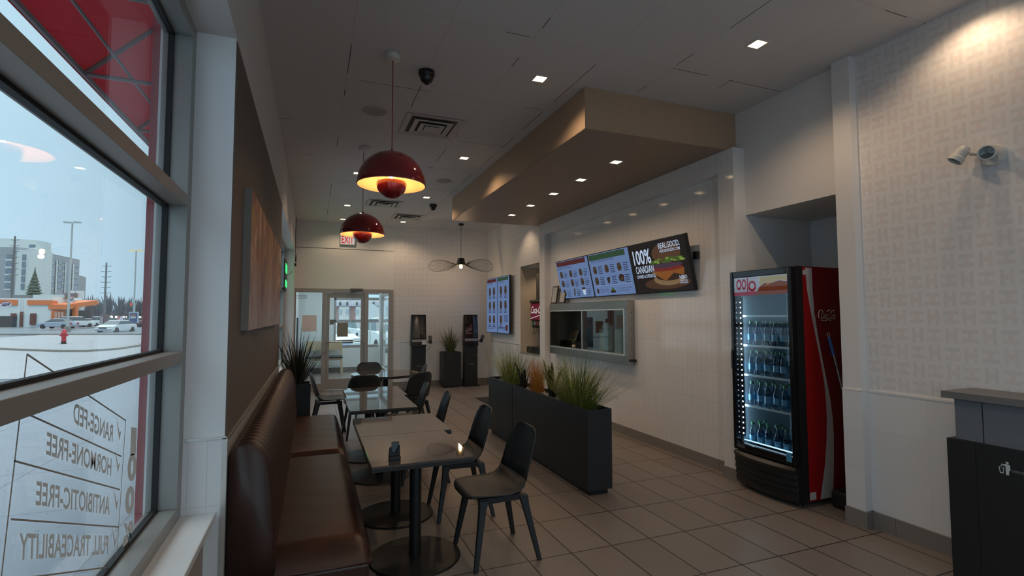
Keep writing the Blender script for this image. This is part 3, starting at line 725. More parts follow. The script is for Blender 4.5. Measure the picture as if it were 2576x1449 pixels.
# ------------------------------------------------------------------ moulded chairs
def make_chair(label):
    t = thing('dining_chair', label, 'chair', (0, 0, 0), 0, 'charcoal moulded chairs')
    P = [(.243, .410, .095, .000), (.240, .424, .135, .000), (.228, .434, .172, .001), (.205, .440, .198, .004), (.14, .436, .213, .012), (.06, .426, .222, .018), (-.02, .420, .225, .022), (-.09, .428, .222, .028), (-.135, .450, .216, .036), (-.165, .490, .210, .042), (-.185, .545, .206, .044), (-.203, .61, .205, .042), (-.220, .68, .200, .038), (-.235, .735, .188, .033), (-.245, .775, .165, .028), (-.250, .797, .132, .022), (-.252, .808, .085, .014)]
    n = 14; top, bot = [], []
    for k, (yy, zz, w, c) in enumerate(P):
        a = P[min(k+1, len(P)-1)]; d = P[max(k-1, 0)]; ty, tz = a[0]-d[0], a[1]-d[1]; L = math.hypot(ty, tz)
        ny, nz = -tz/L*-1, ty/L*-1                      # normal towards the sitter
        ny, nz = (tz/L, -ty/L)
        r1, r2 = [], []
        for i in range(n+1):
            s = -1+2*i/n; lift = c*abs(s)**2.6
            p = (w*s, yy+ny*lift, zz+nz*lift); r1.append(p); r2.append((w*s*.985, p[1]-ny*.011, p[2]-nz*.011))
        top.append(r1); bot.append(r2)
    split = 9
    def shell(rows0, rows1, name):
        b = MB(); b.ring_loft([r0+r1[::-1] for r0, r1 in zip(rows0, rows1)]); return b.build(name, CHAIR, t, smooth=False, world=False)
    for nm, sl in (('seat', slice(0, split+1)), ('backrest', slice(split, None))):
        o = shell(top[sl], bot[sl], nm)
        for p in o.data.polygons: p.use_smooth = True
    fr = MB()
    for sg in (-1, 1): fr.hexa([(sg*.150-.013, -.155, .375), (sg*.150+.013, -.155, .375), (sg*.150+.013, .165, .375), (sg*.150-.013, .165, .375), (sg*.150-.013, -.155, .408), (sg*.150+.013, -.155, .408), (sg*.150+.013, .165, .412), (sg*.150-.013, .165, .412)])
    fr.box(-.15, -.15, .378, .15, -.118, .408); fr.box(-.15, .118, .378, .15, .15, .408)
    fr.build('seat_frame', CHAIRL, t, world=False, bevel=.004)
    for sx_ in (-1, 1):
        for sy_, fy in ((1, .205), (-1, -.225)):
            b = MB(); rings = []
            for f, hw, hd in ((0, .0115, .014), (.5, .015, .018), (.85, .018, .022), (1, .020, .030)):
                px = sx_*(.212+(.152-.212)*f); py = fy+(sy_*.135-fy)*f; z = .402*f
                rings.append([(px-hw, py-hd, z), (px+hw, py-hd, z), (px+hw, py+hd, z), (px-hw, py+hd, z)])
            b.ring_loft(rings); b.build('leg', CHAIRL, t, world=False, bevel=.004)
    return t
CG = 'charcoal moulded chairs'
ch0 = make_chair('charcoal moulded chair in the right foreground, nearest and fully visible, beside the nearest table')
ch0.location = (1.145, 3.24, 0); ch0.rotation_euler = (0, 0, radians(92))
dup(ch0, (1.12, 4.03, 0), radians(88), 'charcoal moulded chair behind the foreground one, at the second table', CG)
dup(ch0, (1.02, 4.95, 0), radians(82), 'charcoal moulded chair seen edge-on at the third table, just left of the long planter', CG)
dup(ch0, (.97, 5.72, 0), radians(84), 'bluish-lit charcoal chair seen edge-on at the fourth table', CG)
dup(ch0, (1.27, 7.02, 0), radians(28), 'charcoal chair with dark back to the camera, right front of the round table', CG)
dup(ch0, (1.40, 7.86, 0), radians(82), 'bluish-lit charcoal chair at the right rear of the round table', CG)
dup(ch0, (.86, 8.36, 0), radians(178), 'charcoal chair behind the round table facing the camera', CG)
dup(ch0, (.62, 6.98, 0), radians(4), 'charcoal chair at the far end of the fourth table, back to the camera', CG)
dup(ch0, (.225, 7.45, 0), radians(-88), 'charcoal chair in side view between the spiky plant and the round table', CG)

# ------------------------------------------------------------------ planters and plants
def planter(x0, y0, x1, y1, h, label, group=None, mat=PLANTER, plinth=True, pebbles=True):
    t = thing('planter_box', label, 'planter', ((x0+x1)/2, (y0+y1)/2, 0), 0, group)
    w_ = .016; b = MB(); z0 = .045
    b.box(x0, y0, z0, x1, y0+w_, h); b.box(x0, y1-w_, z0, x1, y1, h); b.box(x0, y0+w_, z0, x0+w_, y1-w_, h); b.box(x1-w_, y0+w_, z0, x1, y1-w_, h)
    b.box(x0+w_, y0+w_, z0, x1-w_, y1-w_, z0+.02)
    b.build('box', mat, t)
    MB().box(x0+.03, y0+.03, 0, x1-.03, y1-.03, z0).build('plinth', BLACK, t)
    MB().box(x0+w_, y0+w_, h-.07, x1-w_, y1-w_, h-.045).build('soil', BLACK, t)
    if pebbles:
        p = MB(); rr = random.Random(int(x0*100+y0*10)); A = (x1-x0)*(y1-y0)
        for _ in range(int(A*900)):
            px, py = rr.uniform(x0+.03, x1-.03), rr.uniform(y0+.03, y1-.03); r = rr.uniform(.009, .018)
            p.sphere((px, py, h-.042+r*.4), r, 6, 4, (1, rr.uniform(.7, 1.2), .6))
        p.build('pebbles', PEBBLE, t, smooth=True, kind='stuff')
    return t
def grass(name, label, x, y, z, n, hmin, hmax, spread, w, mats, seed, group=None, droop=.5, foot=.08, cat='plant', yscale=1.0, xmin=-9, ymax=99):
    rr = random.Random(seed); t = thing(name, label, cat, (x, y, z), 0, group); b = MB()
    for i in range(n):
        a = rr.uniform(0, 2*pi); f = math.sqrt(rr.random())*foot; bx, by = x+cos(a)*f, y+sin(a)*f*yscale
        L = rr.uniform(hmin, hmax); lean = (rr.random()**1.3)*spread; a2 = a+rr.uniform(-.5, .5)
        dr = droop*rr.random()**2.2; ww = w*rr.uniform(.6, 1.1); seg = 5
        px = Vector((-sin(a2), cos(a2), 0)); pts = []
        for k in range(seg+1):
            s_ = k/seg; out = lean*s_*L+dr*L*s_**3*.8; zz = L*s_*math.sqrt(max(.1, 1-lean*lean*.5))-dr*L*s_**3.2*.75
            pts.append((Vector((max(xmin+.01*rr.random(), bx+cos(a2)*out), min(ymax-.01*rr.random(), by+sin(a2)*out*yscale), z+zz)), ww*(1-s_**1.6)*.5+.0002))
        o = len(b.v); b.mi = rr.choices(range(len(mats)), [3]+[1]*(len(mats)-1))[0]
        for k, (p, hw) in enumerate(pts):
            up = Vector((cos(a2), sin(a2), 0))*hw*.35
            b.v += [tuple(p-px*hw), tuple(p+up), tuple(p+px*hw)]
        for k in range(seg):
            q = o+3*k; b.f += [(q, q+1, q+4, q+3), (q+1, q+2, q+5, q+4)]; b.m += [b.mi]*2
    b.build('foliage', mats, t)
    return t
G1 = M('grass_green', (.21, .26, .045), .5, var=.35, nscale=30); G2 = M('grass_olive', (.32, .33, .09), .5, var=.3, nscale=30)
G3 = M('grass_dark', (.05, .065, .022), .5, var=.3, nscale=30); O1 = M('grass_orange', (.62, .26, .035), .55, var=.3, nscale=30)
O2 = M('grass_rust', (.36, .15, .03), .55, var=.3, nscale=30); D1 = M('spike_dark', (.022, .024, .012), .45, var=.3, nscale=30); D2 = M('spike_olive', (.06, .055, .03), .5, var=.3, nscale=30)
planter(2.235, 5.706, 2.475, 6.56, .735, 'charcoal rectangular planter box, shorter far part of the planter divider', 'long planter divider')
planter(2.235, 3.905, 2.475, 5.690, .735, 'charcoal rectangular planter box, long near part of the planter divider', 'long planter divider')
grass('grass_plant', 'tall green grass clump at the far end of the long planter divider', 2.37, 6.02, .69, 420, .28, .58, .55, .005, [G1, G2, G3], 1, 'grasses in the divider', .5, .10, yscale=2.4)
grass('grass_plant', 'orange upright grass clump in the middle of the planter divider', 2.36, 5.25, .69, 420, .24, .43, .22, .0035, [O1, O2], 2, 'grasses in the divider', .1, .07, yscale=1.6)
grass('grass_plant', 'tall bright green grass clump at the near end of the long planter divider', 2.36, 4.30, .69, 700, .25, .60, .62, .0055, [G1, G2, G3], 3, 'grasses in the divider', .6, .09, yscale=3.0)
def sword(x, y, z, seed, n, L, label):
    rr = random.Random(seed); t = thing('snake_plant', label, 'plant', (x, y, z)); b = MB()
    for i in range(n):
        a = rr.uniform(0, 2*pi); l = L*rr.uniform(.6, 1); lean = rr.uniform(.08, .38); p0 = Vector((x+cos(a)*.03, y+sin(a)*.05, z)); s_ = Vector((-sin(a), cos(a), 0))
        r0, prev = len(b.v), None
        for k in range(7):
            f = k/6; w_ = .024*(sin(pi*(.18+.82*f))**.7 if f < 1 else .02); p = p0+Vector((cos(a), sin(a), 0))*lean*l*f*f+Vector((0, 0, l*f))
            b.v += [tuple(p-s_*w_), tuple(p+Vector((cos(a), sin(a), 0))*-.008), tuple(p+s_*w_)]
        for k in range(6):
            q = r0+3*k; b.f += [(q, q+1, q+4, q+3), (q+1, q+2, q+5, q+4)]; b.m += [0, 0]
    b.build('foliage', D1, t)
sword(2.37, 4.88, .69, 5, 10, .40, 'dark snake plant between the orange and the near green grass')
sword(2.34, 5.60, .69, 9, 7, .33, 'small dark snake plant beside the orange grass, at the planter seam')
planter(-.315, 6.34, -.005, 6.64, .775, 'tall black square planter at the far end of the booth', None, PLANTERD)
grass('spiky_plant', 'dark spiky plant in the black planter at the far end of the booth', -.15, 6.48, .73, 130, .32, .78, .62, .019, [D1, D2], 11, None, .35, .06, xmin=-.335)
planter(2.665, 10.86, 3.06, 11.24, .765, 'black square planter standing between the two kiosks', None, PLANTERD)
grass('grass_plant', 'green-grey grass in the black planter between the two kiosks', 2.86, 11.05, .72, 190, .38, .68, .55, .011, [G3, G2, D2], 13, None, .35, .08, ymax=11.40)

# ------------------------------------------------------------------ kiosks
def kiosk(x0, ang, label, sticker):
    y0 = 10.90; w_ = .315; xc = x0+w_/2
    t = thing('order_kiosk', label, 'kiosk', (xc, y0+.12, 0), 0, 'self-order kiosks')
    MB().box(x0+.005, y0+.06, .02, x0+w_-.005, y0+.22, .90).build('pedestal', BLACK, t, bevel=.006)
    MB().box(x0-.03, y0-.02, 0, x0+w_+.03, y0+.30, .02).build('floor_plate', BLACK, t, bevel=.004)
    hd = MB().hexa([(x0-.012, y0+.03, .90), (x0+w_+.004, y0+.03, .90), (x0+w_+.004, y0+.22, .90), (x0-.012, y0+.22, .90), (x0-.004, y0+.10, 1.58), (x0+w_, y0+.10, 1.58), (x0+w_, y0+.17, 1.58), (x0-.004, y0+.17, 1.58)])
    hd.build('housing', BLACK, t, bevel=.012)
    def fp(u, z, off=0): # point on sloping face
        yy = y0+.03+(z-.90)/.68*.07-off; return (x0+u*w_, yy, z)
    s_ = MB(); s_.hexa([fp(.0, 1.06, .006), fp(1, 1.06, .006), fp(1, 1.06, -.01), fp(0, 1.06, -.01), fp(.0, 1.59, .006), fp(1, 1.59, .006), fp(1, 1.59, -.01), fp(0, 1.59, -.01)])
    s_.build('screen_bezel', BLACKG, t, bevel=.008)
    s_ = MB(); s_.quad(fp(.06, 1.085, .007), fp(.94, 1.085, .007), fp(.94, 1.565, .007), fp(.06, 1.565, .007)); s_.build('screen', M('kiosk_glass', (.018, .014, .012), .03, spec=.9, coat=1, var=0), t)
    s_ = MB(); s_.hexa([fp(.02, 1.0, .012), fp(.98, 1.0, .012), fp(.98, 1.0, -.01), fp(.02, 1.0, -.01), fp(.02, 1.055, .008), fp(.98, 1.055, .008), fp(.98, 1.055, -.01), fp(.02, 1.055, -.01)]); s_.build('silver_band', M('kiosk_silver', (.33, .31, .29), .3, metal=.6, var=.05), t)
    s_ = MB(); s_.hexa([fp(.02, .90, .02), fp(.98, .90, .02), fp(.98, .90, -.01), fp(.02, .90, -.01), fp(.02, .995, .015), fp(.98, .995, .015), fp(.98, .995, -.01), fp(.02, .995, -.01)]); s_.build('printer_cover', BLACKG, t, bevel=.004)
    s_ = MB(); text_box(s_, 'OKIPOS', (x0+.10, y0+.058, .47), (1, 0, 0), (0, 0, 1), .13, .028); s_.build('logo', M('logo_grey', (.22, .22, .22), .5, var=0), t)
    if sticker:
        s_ = MB().quad(fp(.68, .945, .021), fp(.99, .945, .021), fp(.99, 1.03, .021), fp(.68, 1.03, .021)); s_.build('sticker', M('sticker_white', (.55, .55, .58), .5, var=.3, nscale=90), t)
    # payment terminal on side arm
    tx = x0+w_; MB().box(tx, y0+.04, .985, tx+.07, y0+.07, 1.005).build('arm', BLACK, t)
    q = Matrix.Translation((tx+.085, y0+.03, 1.05)) @ Matrix.Rotation(ang, 4, 'Y') @ Matrix.Rotation(-.25, 4, 'X')
    p = MB().box(-.035, -.012, -.09, .035, .018, .085); p.v = [tuple(q @ Vector(v)) for v in p.v]; pt = p.build('payment_terminal', BLACK, t, bevel=.006)
    p = MB().box(-.028, -.0135, -.01, .028, -.012, .07); p.v = [tuple(q @ Vector(v)) for v in p.v]; p.build('terminal_screen', M('terminal_grey', (.08, .085, .09), .2, var=0), pt)
    if sticker: MB().tube([(tx+.085, y0+.04, .96), (tx+.08, y0+.045, .90), (tx+.05, y0+.06, .83), (tx, y0+.1, .80)], .004, 6).build('cable', BLACK, t)
kiosk(1.985, 0, 'black self-order kiosk left of the planter, with a white sticker and screen reflections', True)
kiosk(3.160, .45, 'black self-order kiosk right of the planter, near the corner', False)
tag(MB().tube([(3.52, 11.2, .006), (3.56, 11.05, .006), (3.64, 11.0, .006), (3.72, 11.08, .006), (3.80, 11.25, .006)], .005, 6).build('floor_cable', BLACK), 'black cable lying on the floor beside the right kiosk', 'cable')
tag(MB().box(2.90, 7.9, 0, 3.72, 9.30, .012).build('floor_mat', M('mat_black', (.02, .02, .02), .9, var=.3, nscale=80), bevel=.003), 'black rubber floor mat behind the long planter', 'mat')

# ------------------------------------------------------------------ menu displays
SB = emis('screen_blue', (.115, .175, .33), 1.0); SD = emis('screen_dark', (.018, .015, .014), 1.0)
SRED = emis('screen_red', (.070, .022, .024), 1.0); SGRN = emis('screen_green', (.030, .060, .034), 1.0)
STX = emis('screen_text', (.030, .042, .085), 1.0); SWT = emis('screen_white', (.42, .52, .68), 1.0)
BUN = emis('screen_bun', (.055, .040, .032), 1.0); BUND = emis('screen_patty', (.035, .02, .016), 1.0); LET = emis('screen_lettuce', (.05, .09, .02), 1.0)
BUNH = emis('screen_bun_big', (.075, .042, .026), 1.0); CHS = emis('screen_cheese', (.19, .07, .02), 1.0); TOM = emis('screen_tomato', (.14, .025, .02), 1.0)
LETL = emis('screen_lettuce_light', (.16, .24, .05), 1.0); PUR = emis('screen_onion', (.055, .035, .05), 1.0); BRD = emis('screen_board', (.06, .033, .022), 1.0); CRM = emis('screen_bun_base', (.17, .115, .06), 1.0)
SMATS = [SB, SD, SRED, SGRN, STX, SWT, BUN, BUND, LET, BUNH, CHS, TOM, LETL, PUR, BRD, CRM]
class Screen:
    """flat artwork on a display: (u, v) in 0..1, u to the viewer's right, v up"""
    def __init__(s, org, U, V, nrm, w, h): s.o, s.U, s.V, s.n, s.w, s.h = Vector(org), Vector(U), Vector(V), Vector(nrm), w, h; s.b = MB(); s.t = MB(); s.l = 1
    def P(s, u, v, l=0): return s.o+s.U*(u*s.w)+s.V*(v*s.h)+s.n*(.0004*l)
    def rect(s, u0, v0, u1, v1, mi, l=1): s.b.mi = mi; s.b.quad(s.P(u0, v0, l), s.P(u1, v0, l), s.P(u1, v1, l), s.P(u0, v1, l))
    def ell(s, u, v, ru, rv, mi, l=2, a0=0, a1=2*pi): s.b.mi = mi; s.b.ellipse(s.P(u, v, l), ru*s.w, rv*s.h, s.U, s.V, 18, a0, a1)
    def poly(s, pts, mi, l=2): s.b.mi = mi; s.b.add([s.P(u, v, l) for u, v in pts], [tuple(range(len(pts)))])
    def text(s, txt, u, v, w, h, mi, l=6, bold=.0, shear=0): s.b.mi = mi; text_box(s.b, txt, s.P(u, v, l), s.U, s.V, w*s.w, h*s.h, bold, shear)
    def burger(s, u, v, r, k=1.0):
        rv = r*k
        s.ell(u, v-rv*.55, r, rv*.45, 6, 2); s.ell(u, v-rv*.15, r*1.1, rv*.28, 7, 3); s.ell(u, v+rv*.1, r*1.12, rv*.2, 8, 4); s.ell(u, v+rv*.35, r, rv*.62, 6, 5)
def menu_a(s, u0, u1):
    D = u1-u0; k = 1.0
    s.rect(u0, 0, u1, 1, 0); s.rect(u0+.02*D, .865, u0+.93*D, .985, 2, 2); s.text('BURGER FAVOURITES', u0+.05*D, .79, .42*D, .06, 4, 3)
    asp = s.w*D/s.h
    rows = [(.64, ('CLASSIC', 'DOUBLE', 'CHEESE')), (.40, ('BACON', 'BBQ', 'HERO')), (.15, ('JUNIOR', 'HOT DOG', 'POUTINE'))]
    for v, names in rows:
        for i in range(3):
            uu = u0+(.12+.31*i)*D
            if v < .2 and i == 1: s.poly([(uu-.02*D, v-.09), (uu+.02*D, v-.10), (uu+.05*D, v+.09), (uu+.01*D, v+.10)], 6, 3)
            elif v < .2 and i == 2: s.poly([(uu-.03*D, v-.09), (uu+.03*D, v-.09), (uu+.045*D, v+.05), (uu-.045*D, v+.05)], 5, 3); s.ell(uu, v+.07, .05*D, .03, 7, 4)
            else: s.burger(uu, v, .045*D, s.w/s.h*1.25)
            s.text(names[i], u0+(.20+.31*i)*D, v+.035, .12*D, .035, 4)
            for q in range(3): s.rect(u0+(.20+.31*i)*D, v-.012-.045*q, u0+(.32-.015*q+.31*i)*D, v+.006-.045*q, 4, 3)
def menu_b(s, u0, u1):
    D = u1-u0; asp = s.w*D/s.h
    s.rect(u0, 0, u1, 1, 0); s.rect(u0+.01*D, .855, u0+.92*D, .985, 3, 2); s.text('CHICKEN, SEAFOOD & PLANT-BASED', u0+.05*D, .79, .60*D, .06, 4, 3)
    for v, sc_ in ((.62, 1), (.36, 1)):
        for i in range(3):
            uu = u0+(.12+.31*i)*D
            if v < .5 and i == 1: s.poly([(uu-.04*D, v+.05), (uu+.04*D, v+.07), (uu+.03*D, v-.02), (uu-.0*D, v-.11), (uu-.03*D, v-.05)], 7, 3)
            elif v < .5 and i == 2: s.poly([(uu-.06*D, v+.03), (uu-.02*D, v+.10), (uu+.07*D, v+.07), (uu+.06*D, v-.08), (uu-.05*D, v-.05)], 7, 3); s.rect(uu-.02*D, v-.04, uu+.04*D, v+.02, 6, 4)
            else: s.burger(uu, v, .048*D, s.w/s.h*1.2)
            for q in range(5): s.rect(u0+(.21+.31*i)*D, v+.055-.04*q, u0+(.32-.01*(q % 2)+.31*i)*D, v+.075-.04*q, 4, 3)
    s.rect(u0+.04*D, .235, u0+.96*D, .238, 5, 2)
    s.burger(u0+.10*D, .12, .03*D, s.w/s.h*1.2); s.poly([(u0+.42*D, .07), (u0+.49*D, .19), (u0+.56*D, .07)], 8, 3); s.ell(u0+.49*D, .08, .07*D, .03, 7, 4)
    s.text('SUBSTITUTE ANY CHICKEN', u0+.16*D, .125, .22*D, .03, 4); s.text('GRILLED OR CRISPY', u0+.16*D, .075, .24*D, .03, 4)
    s.text('A LIST OF CONDIMENTS AND TOPPINGS', u0+.60*D, .125, .34*D, .03, 4); s.text('IS AVAILABLE AT THE COUNTER', u0+.60*D, .075, .28*D, .03, 4)
def menu_c(s, u0, u1):
    D = u1-u0
    s.rect(u0, 0, u1, 1, 1)
    s.ell(u0+.58*D, .16, .40*D, .12, 14, 2)
    s.ell(u0+.66*D, .74, .25*D, .20, 9, 3)                       # top bun
    s.ell(u0+.64*D, .24, .27*D, .13, 15, 3); s.ell(u0+.66*D, .30, .24*D, .10, 7, 5)
    s.poly([(u0+.36*D, .40), (u0+.92*D, .42), (u0+.90*D, .28), (u0+.74*D, .34), (u0+.58*D, .20), (u0+.44*D, .32)], 10, 6)
    s.ell(u0+.64*D, .44, .27*D, .05, 11, 7); s.ell(u0+.64*D, .50, .27*D, .05, 13, 8)
    rr = random.Random(4)
    for i in range(26): s.ell(u0+(.36+.56*rr.random())*D, .60+.08*rr.random()-.04, (.03+.03*rr.random())*D, .022, 8 if i % 3 else 12, 9+i*.05)
    s.text('100%', u0+.05*D, .58, .34*D, .30, 5, 12, .02); s.text('CANADIAN', u0+.06*D, .40, .35*D, .15, 5, 12, .015); s.text('OWNED & OPERATED', u0+.06*D, .30, .36*D, .07, 5, 12, .01)
    s.text('REAL.GOOD.', u0+.56*D, .83, .36*D, .11, 5, 12, .01); s.text('HEROBURGERS.COM', u0+.57*D, .755, .34*D, .055, 5, 12, .005)
    s.text('HERO', u0+.82*D, .21, .12*D, .07, 5, 12, .01); s.text('CERTIFIED', u0+.82*D, .165, .12*D, .03, 5, 12); s.text('BURGERS', u0+.82*D, .125, .12*D, .03, 5, 12)
# big tilted three-panel board: facing -X, reader's right is -Y
yl, yr = 7.41, 4.325; xt, zt, xb, zb = 3.665, 2.43, 3.795, 1.825
Vv = Vector((xt-xb, 0, zt-zb)); hh = Vv.length; Vn = Vv.normalized(); Nn = Vector((-(zt-zb), 0, (xt-xb))).normalized()
if Nn.x > 0: Nn = -Nn
mb_ = thing('menu_board', 'wide tilted three-panel lit menu display on the tiled wall above the service window', 'menu display', ((xt+xb)/2, (yl+yr)/2, (zt+zb)/2))
o_ = Vector((xb, yl, zb)); Uu = Vector((0, -1, 0)); w_ = yl-yr
def slab(b, u0, v0, u1, v1, f, bk):
    P = lambda u, v, d: tuple(o_+Uu*u+Vn*v+Nn*d)
    b.hexa([P(u0, v0, bk), P(u1, v0, bk), P(u1, v0, f), P(u0, v0, f), P(u0, v1, bk), P(u1, v1, bk), P(u1, v1, f), P(u0, v1, f)])
for i in range(3):
    b = MB(); slab(b, i*w_/3+.002, 0, (i+1)*w_/3-.002, hh, 0, -.045); b.build('display_housing', BLACK, mb_)
s = Screen(o_+Uu*.012+Vn*.012+Nn*.001, Uu, Vn, Nn, w_-.024, hh-.024)
menu_a(s, 0, .3275); menu_b(s, .3385, .660); menu_c(s, .671, 1.0)
s.b.build('screen_artwork', SMATS, mb_)
for q_ in ((yr+.25, yr+.33, 2.05, 2.12), (yr-.03, yr+.03, 2.16, 2.24), (yl-.33, yl-.25, 2.05, 2.12)): MB().box(3.80, q_[0], q_[2], X1, q_[1], q_[3]).build('wall_bracket', BLACK, mb_)
# two portrait displays on the far right wall
m2 = thing('menu_board', 'pair of portrait lit menu displays on the papered side wall near the kiosks', 'menu display', (3.80, 10.45, 1.80))
for (ya, yb_) in ((9.72, 10.44), (10.445, 11.165)):
    MB().box(3.755, ya, 1.185, 3.80, yb_, 2.405).build('display_housing', BLACK, m2)
MB().box(3.80, 9.95, 1.6, X2, 10.9, 2.0).build('wall_bracket', BLACK, m2)
for k_, (ya, yb_) in enumerate(((10.445, 11.165), (9.72, 10.44))):
    s = Screen((3.754, yb_-.012, 1.197), (0, -1, 0), (0, 0, 1), (-1, 0, 0), yb_-ya-.024, 1.196)
    s.rect(0, 0, 1, 1, 0); s.rect(.03, .93, .93, .99, 3 if k_ else 2, 2); s.text(('BURGER FAVOURITES', 'CHICKEN & PLANT')[k_], .06, .89, .5, .03, 4, 3)
    for v in (.76, .50, .24):
        for i in range(2):
            u = .30+.40*i
            if k_ and v < .3 and i == 1:
                for q in range(7): s.rect(.55, .31-.018*q, .9, .318-.018*q, 4, 3)
            else: s.burger(u, v, .10, .80)
            if not (k_ and v < .3 and i == 1):
                for q in range(3): s.rect(u-.12, v-.10-.02*q, u+.11, v-.09-.02*q, 4, 3)
    for q in range(2): s.rect(.05, .09-.025*q, .85-.1*q, .10-.025*q, 4, 3)
    if k_: s.poly([(.72, .04), (.88, .04), (.90, .14), (.70, .14)], 2, 3)
    s.b.build('screen_artwork', SMATS, m2)

# ------------------------------------------------------------------ service window
sw = thing('service_window', 'stainless steel framed sliding service window in the tiled wall', 'service window', (3.79, 6.6, 1.35))
ya, yb_, za, zb_ = 5.49, 7.76, .935, 1.755; XF = 3.725
MB().box(XF, ya, 1.645, X1, yb_, zb_).build('top_band', STEEL, sw, bevel=.002)
MB().box(XF, ya, za, X1, yb_, 1.045).build('bottom_band', STEEL, sw, bevel=.002)
MB().box(XF+.002, ya, 1.045, X1, ya+.085, 1.645).build('side_band', STEEL, sw)
MB().box(XF+.002, yb_-.03, 1.045, X1, yb_, 1.645).build('side_band', STEEL, sw); MB().box(X1-.004, yb_, 1.0, X1-.001, 7.968, 1.68).build('flange', STEEL, sw)
MB().box(XF-.006, ya+.06, 1.628, XF+.02, yb_-.03, 1.645).build('track', STEELB, sw)
MB().box(XF-.006, ya+.06, 1.040, XF+.03, yb_-.03, 1.062).build('track', STEELB, sw)
MB().box(XF-.002, ya+.060, 1.06, XF+.012, ya+.085, 1.63).build('guide', STEELB, sw)
MB().box(XF+.03, ya+.085, 1.062, XF+.036, 6.72, 1.628).build('pane', glassmat('service_glass', (.80, .86, .85), 1.9), sw)
MB().box(XF+.028, 6.70, 1.062, XF+.038, 6.722, 1.628).build('pane_edge', STEELB, sw)
for zz in (1.60, 1.49, 1.37, 1.25, 1.15): MB().cyl((0, 0), .006, 0, .003, 8).build('rivet', EDGE, sw, world=False).location = (3.79-3.79, ya-6.6-.0015, zz-1.35)
for o in children(sw):
    if o.name.startswith('rivet'): o.rotation_euler = (radians(90), 0, 0)
MB().box(XF+.04, ya-.03, .97, X1, ya, 1.0).build('hinge_block', BLACK, sw)
# things behind the service window
cb = M('counter_black', (.02, .021, .024), .35, var=.1)
t = thing('service_counter', 'dark counter behind the service window', 'counter', (4.35, 6.9, 0))
MB().box(4.02, 5.0, 0, 4.285, 8.05, .98).box(4.285, 5.0, 0, 4.75, 7.6, .98).build('body', cb, t); MB().box(4.002, 5.0, .98, 4.29, 8.05, 1.0).box(4.29, 5.0, .98, 4.8, 7.6, 1.0).build('worktop', M('counter_grey', (.14, .15, .15), .3), t)
t = thing('register_box', 'black till box on the counter behind the open side of the service window', 'box', (4.25, 8.0-.4, 1.0))
MB().box(4.05, 7.28, 1.0, 4.28, 8.0, 1.13).build('body', BLACK, t, bevel=.004)
tag(MB().hexa([(4.20, 7.72, 1.13), (4.20, 7.985, 1.13), (4.205, 7.985, 1.13), (4.205, 7.72, 1.13), (4.25, 7.70, 1.30), (4.25, 7.965, 1.30), (4.255, 7.965, 1.30), (4.255, 7.70, 1.30)]).build('notice_card', M('cream_card', (.42, .35, .20), .6)), 'cream card leaning on the till box behind the open side of the service window', 'card')
b = MB(); text_box(b, 'ORDER HERE', (4.2445, 7.90, 1.262), (0, -1, 0), (.28, 0, .96), .11, .018); o = b.build('card_lettering', M('card_red', (.20, .03, .02), .6)); o.parent = bpy.data.objects['notice_card']
t = thing('point_of_sale', 'tilted black touchscreen terminal on the till box behind the service window', 'terminal', (4.25, 7.5, 1.13))
MB().hexa([(4.16, 7.24, 1.15), (4.16, 7.42, 1.15), (4.18, 7.42, 1.14), (4.18, 7.24, 1.14), (4.33, 7.42, 1.33), (4.33, 7.66, 1.35), (4.35, 7.66, 1.34), (4.35, 7.42, 1.32)]).build('screen', BLACKG, t)
MB().box(4.24, 7.40, 1.13, 4.34, 7.50, 1.24).build('stand', BLACK, t)
t = thing('small_potted_plant', 'tiny plant in a cream pot on the service window ledge', 'plant', (3.80, 7.05, 1.062))
MB().lathe((3.80, 7.05, 1.062), [(.002, 0), (.022, 0), (.03, .02), (.026, .045), (.002, .045)], 16).build('pot', M('cream_pot', (.50, .42, .30), .5), t, smooth=True)
b = MB(); rr = random.Random(3)
for i in range(22): b.sphere((3.80+rr.uniform(-.025, .025), 7.05+rr.uniform(-.03, .03), 1.11+rr.uniform(0, .07)), rr.uniform(.006, .012), 6, 4)
b.build('foliage', G3, t)
t = thing('framed_notice', 'tall framed green notice behind the sliding service glass', 'framed notice', (3.98, 6.35, 1.06))
MB().box(3.97, 6.22, 1.06, 3.985, 6.50, 1.42).build('frame', M('frame_silver', (.35, .38, .40), .4), t)
MB().box(3.968, 6.24, 1.08, 3.97, 6.485, 1.405).build('sheet', M('mint_sheet', (.32, .42, .42), .6, var=.2, nscale=60), t)
b = MB(); text_box(b, 'NOTICE', (3.967, 6.46, 1.34), (0, -1, 0), (0, 0, 1), .18, .035)
for q in range(6): b.box(3.9665, 6.27, 1.29-.03*q, 3.9675, 6.45-.02*(q % 2), 1.298-.03*q)
b.build('lettering', M('sheet_ink', (.12, .17, .19), .6), t)
tag(MB().box(4.00, 6.05, 1.03, 4.01, 6.62, 1.36).build('clipboard_sheet', M('beige_card', (.34, .31, .21), .6)), 'beige sheet leaning behind the framed green notice', 'sheet')
t = thing('kitchen_cooler', 'red appliance side panel inside the kitchen behind the service window', 'appliance', (4.6, 7.85, 0))
MB().box(4.355, 7.68, 0, 5.0, 8.05, 1.95).build('body', REDC, t); MB().box(4.30, 7.70, 0, 4.352, 8.05, 1.95).build('side_trim', M('cooler_trim', (.25, .27, .25), .5), t)
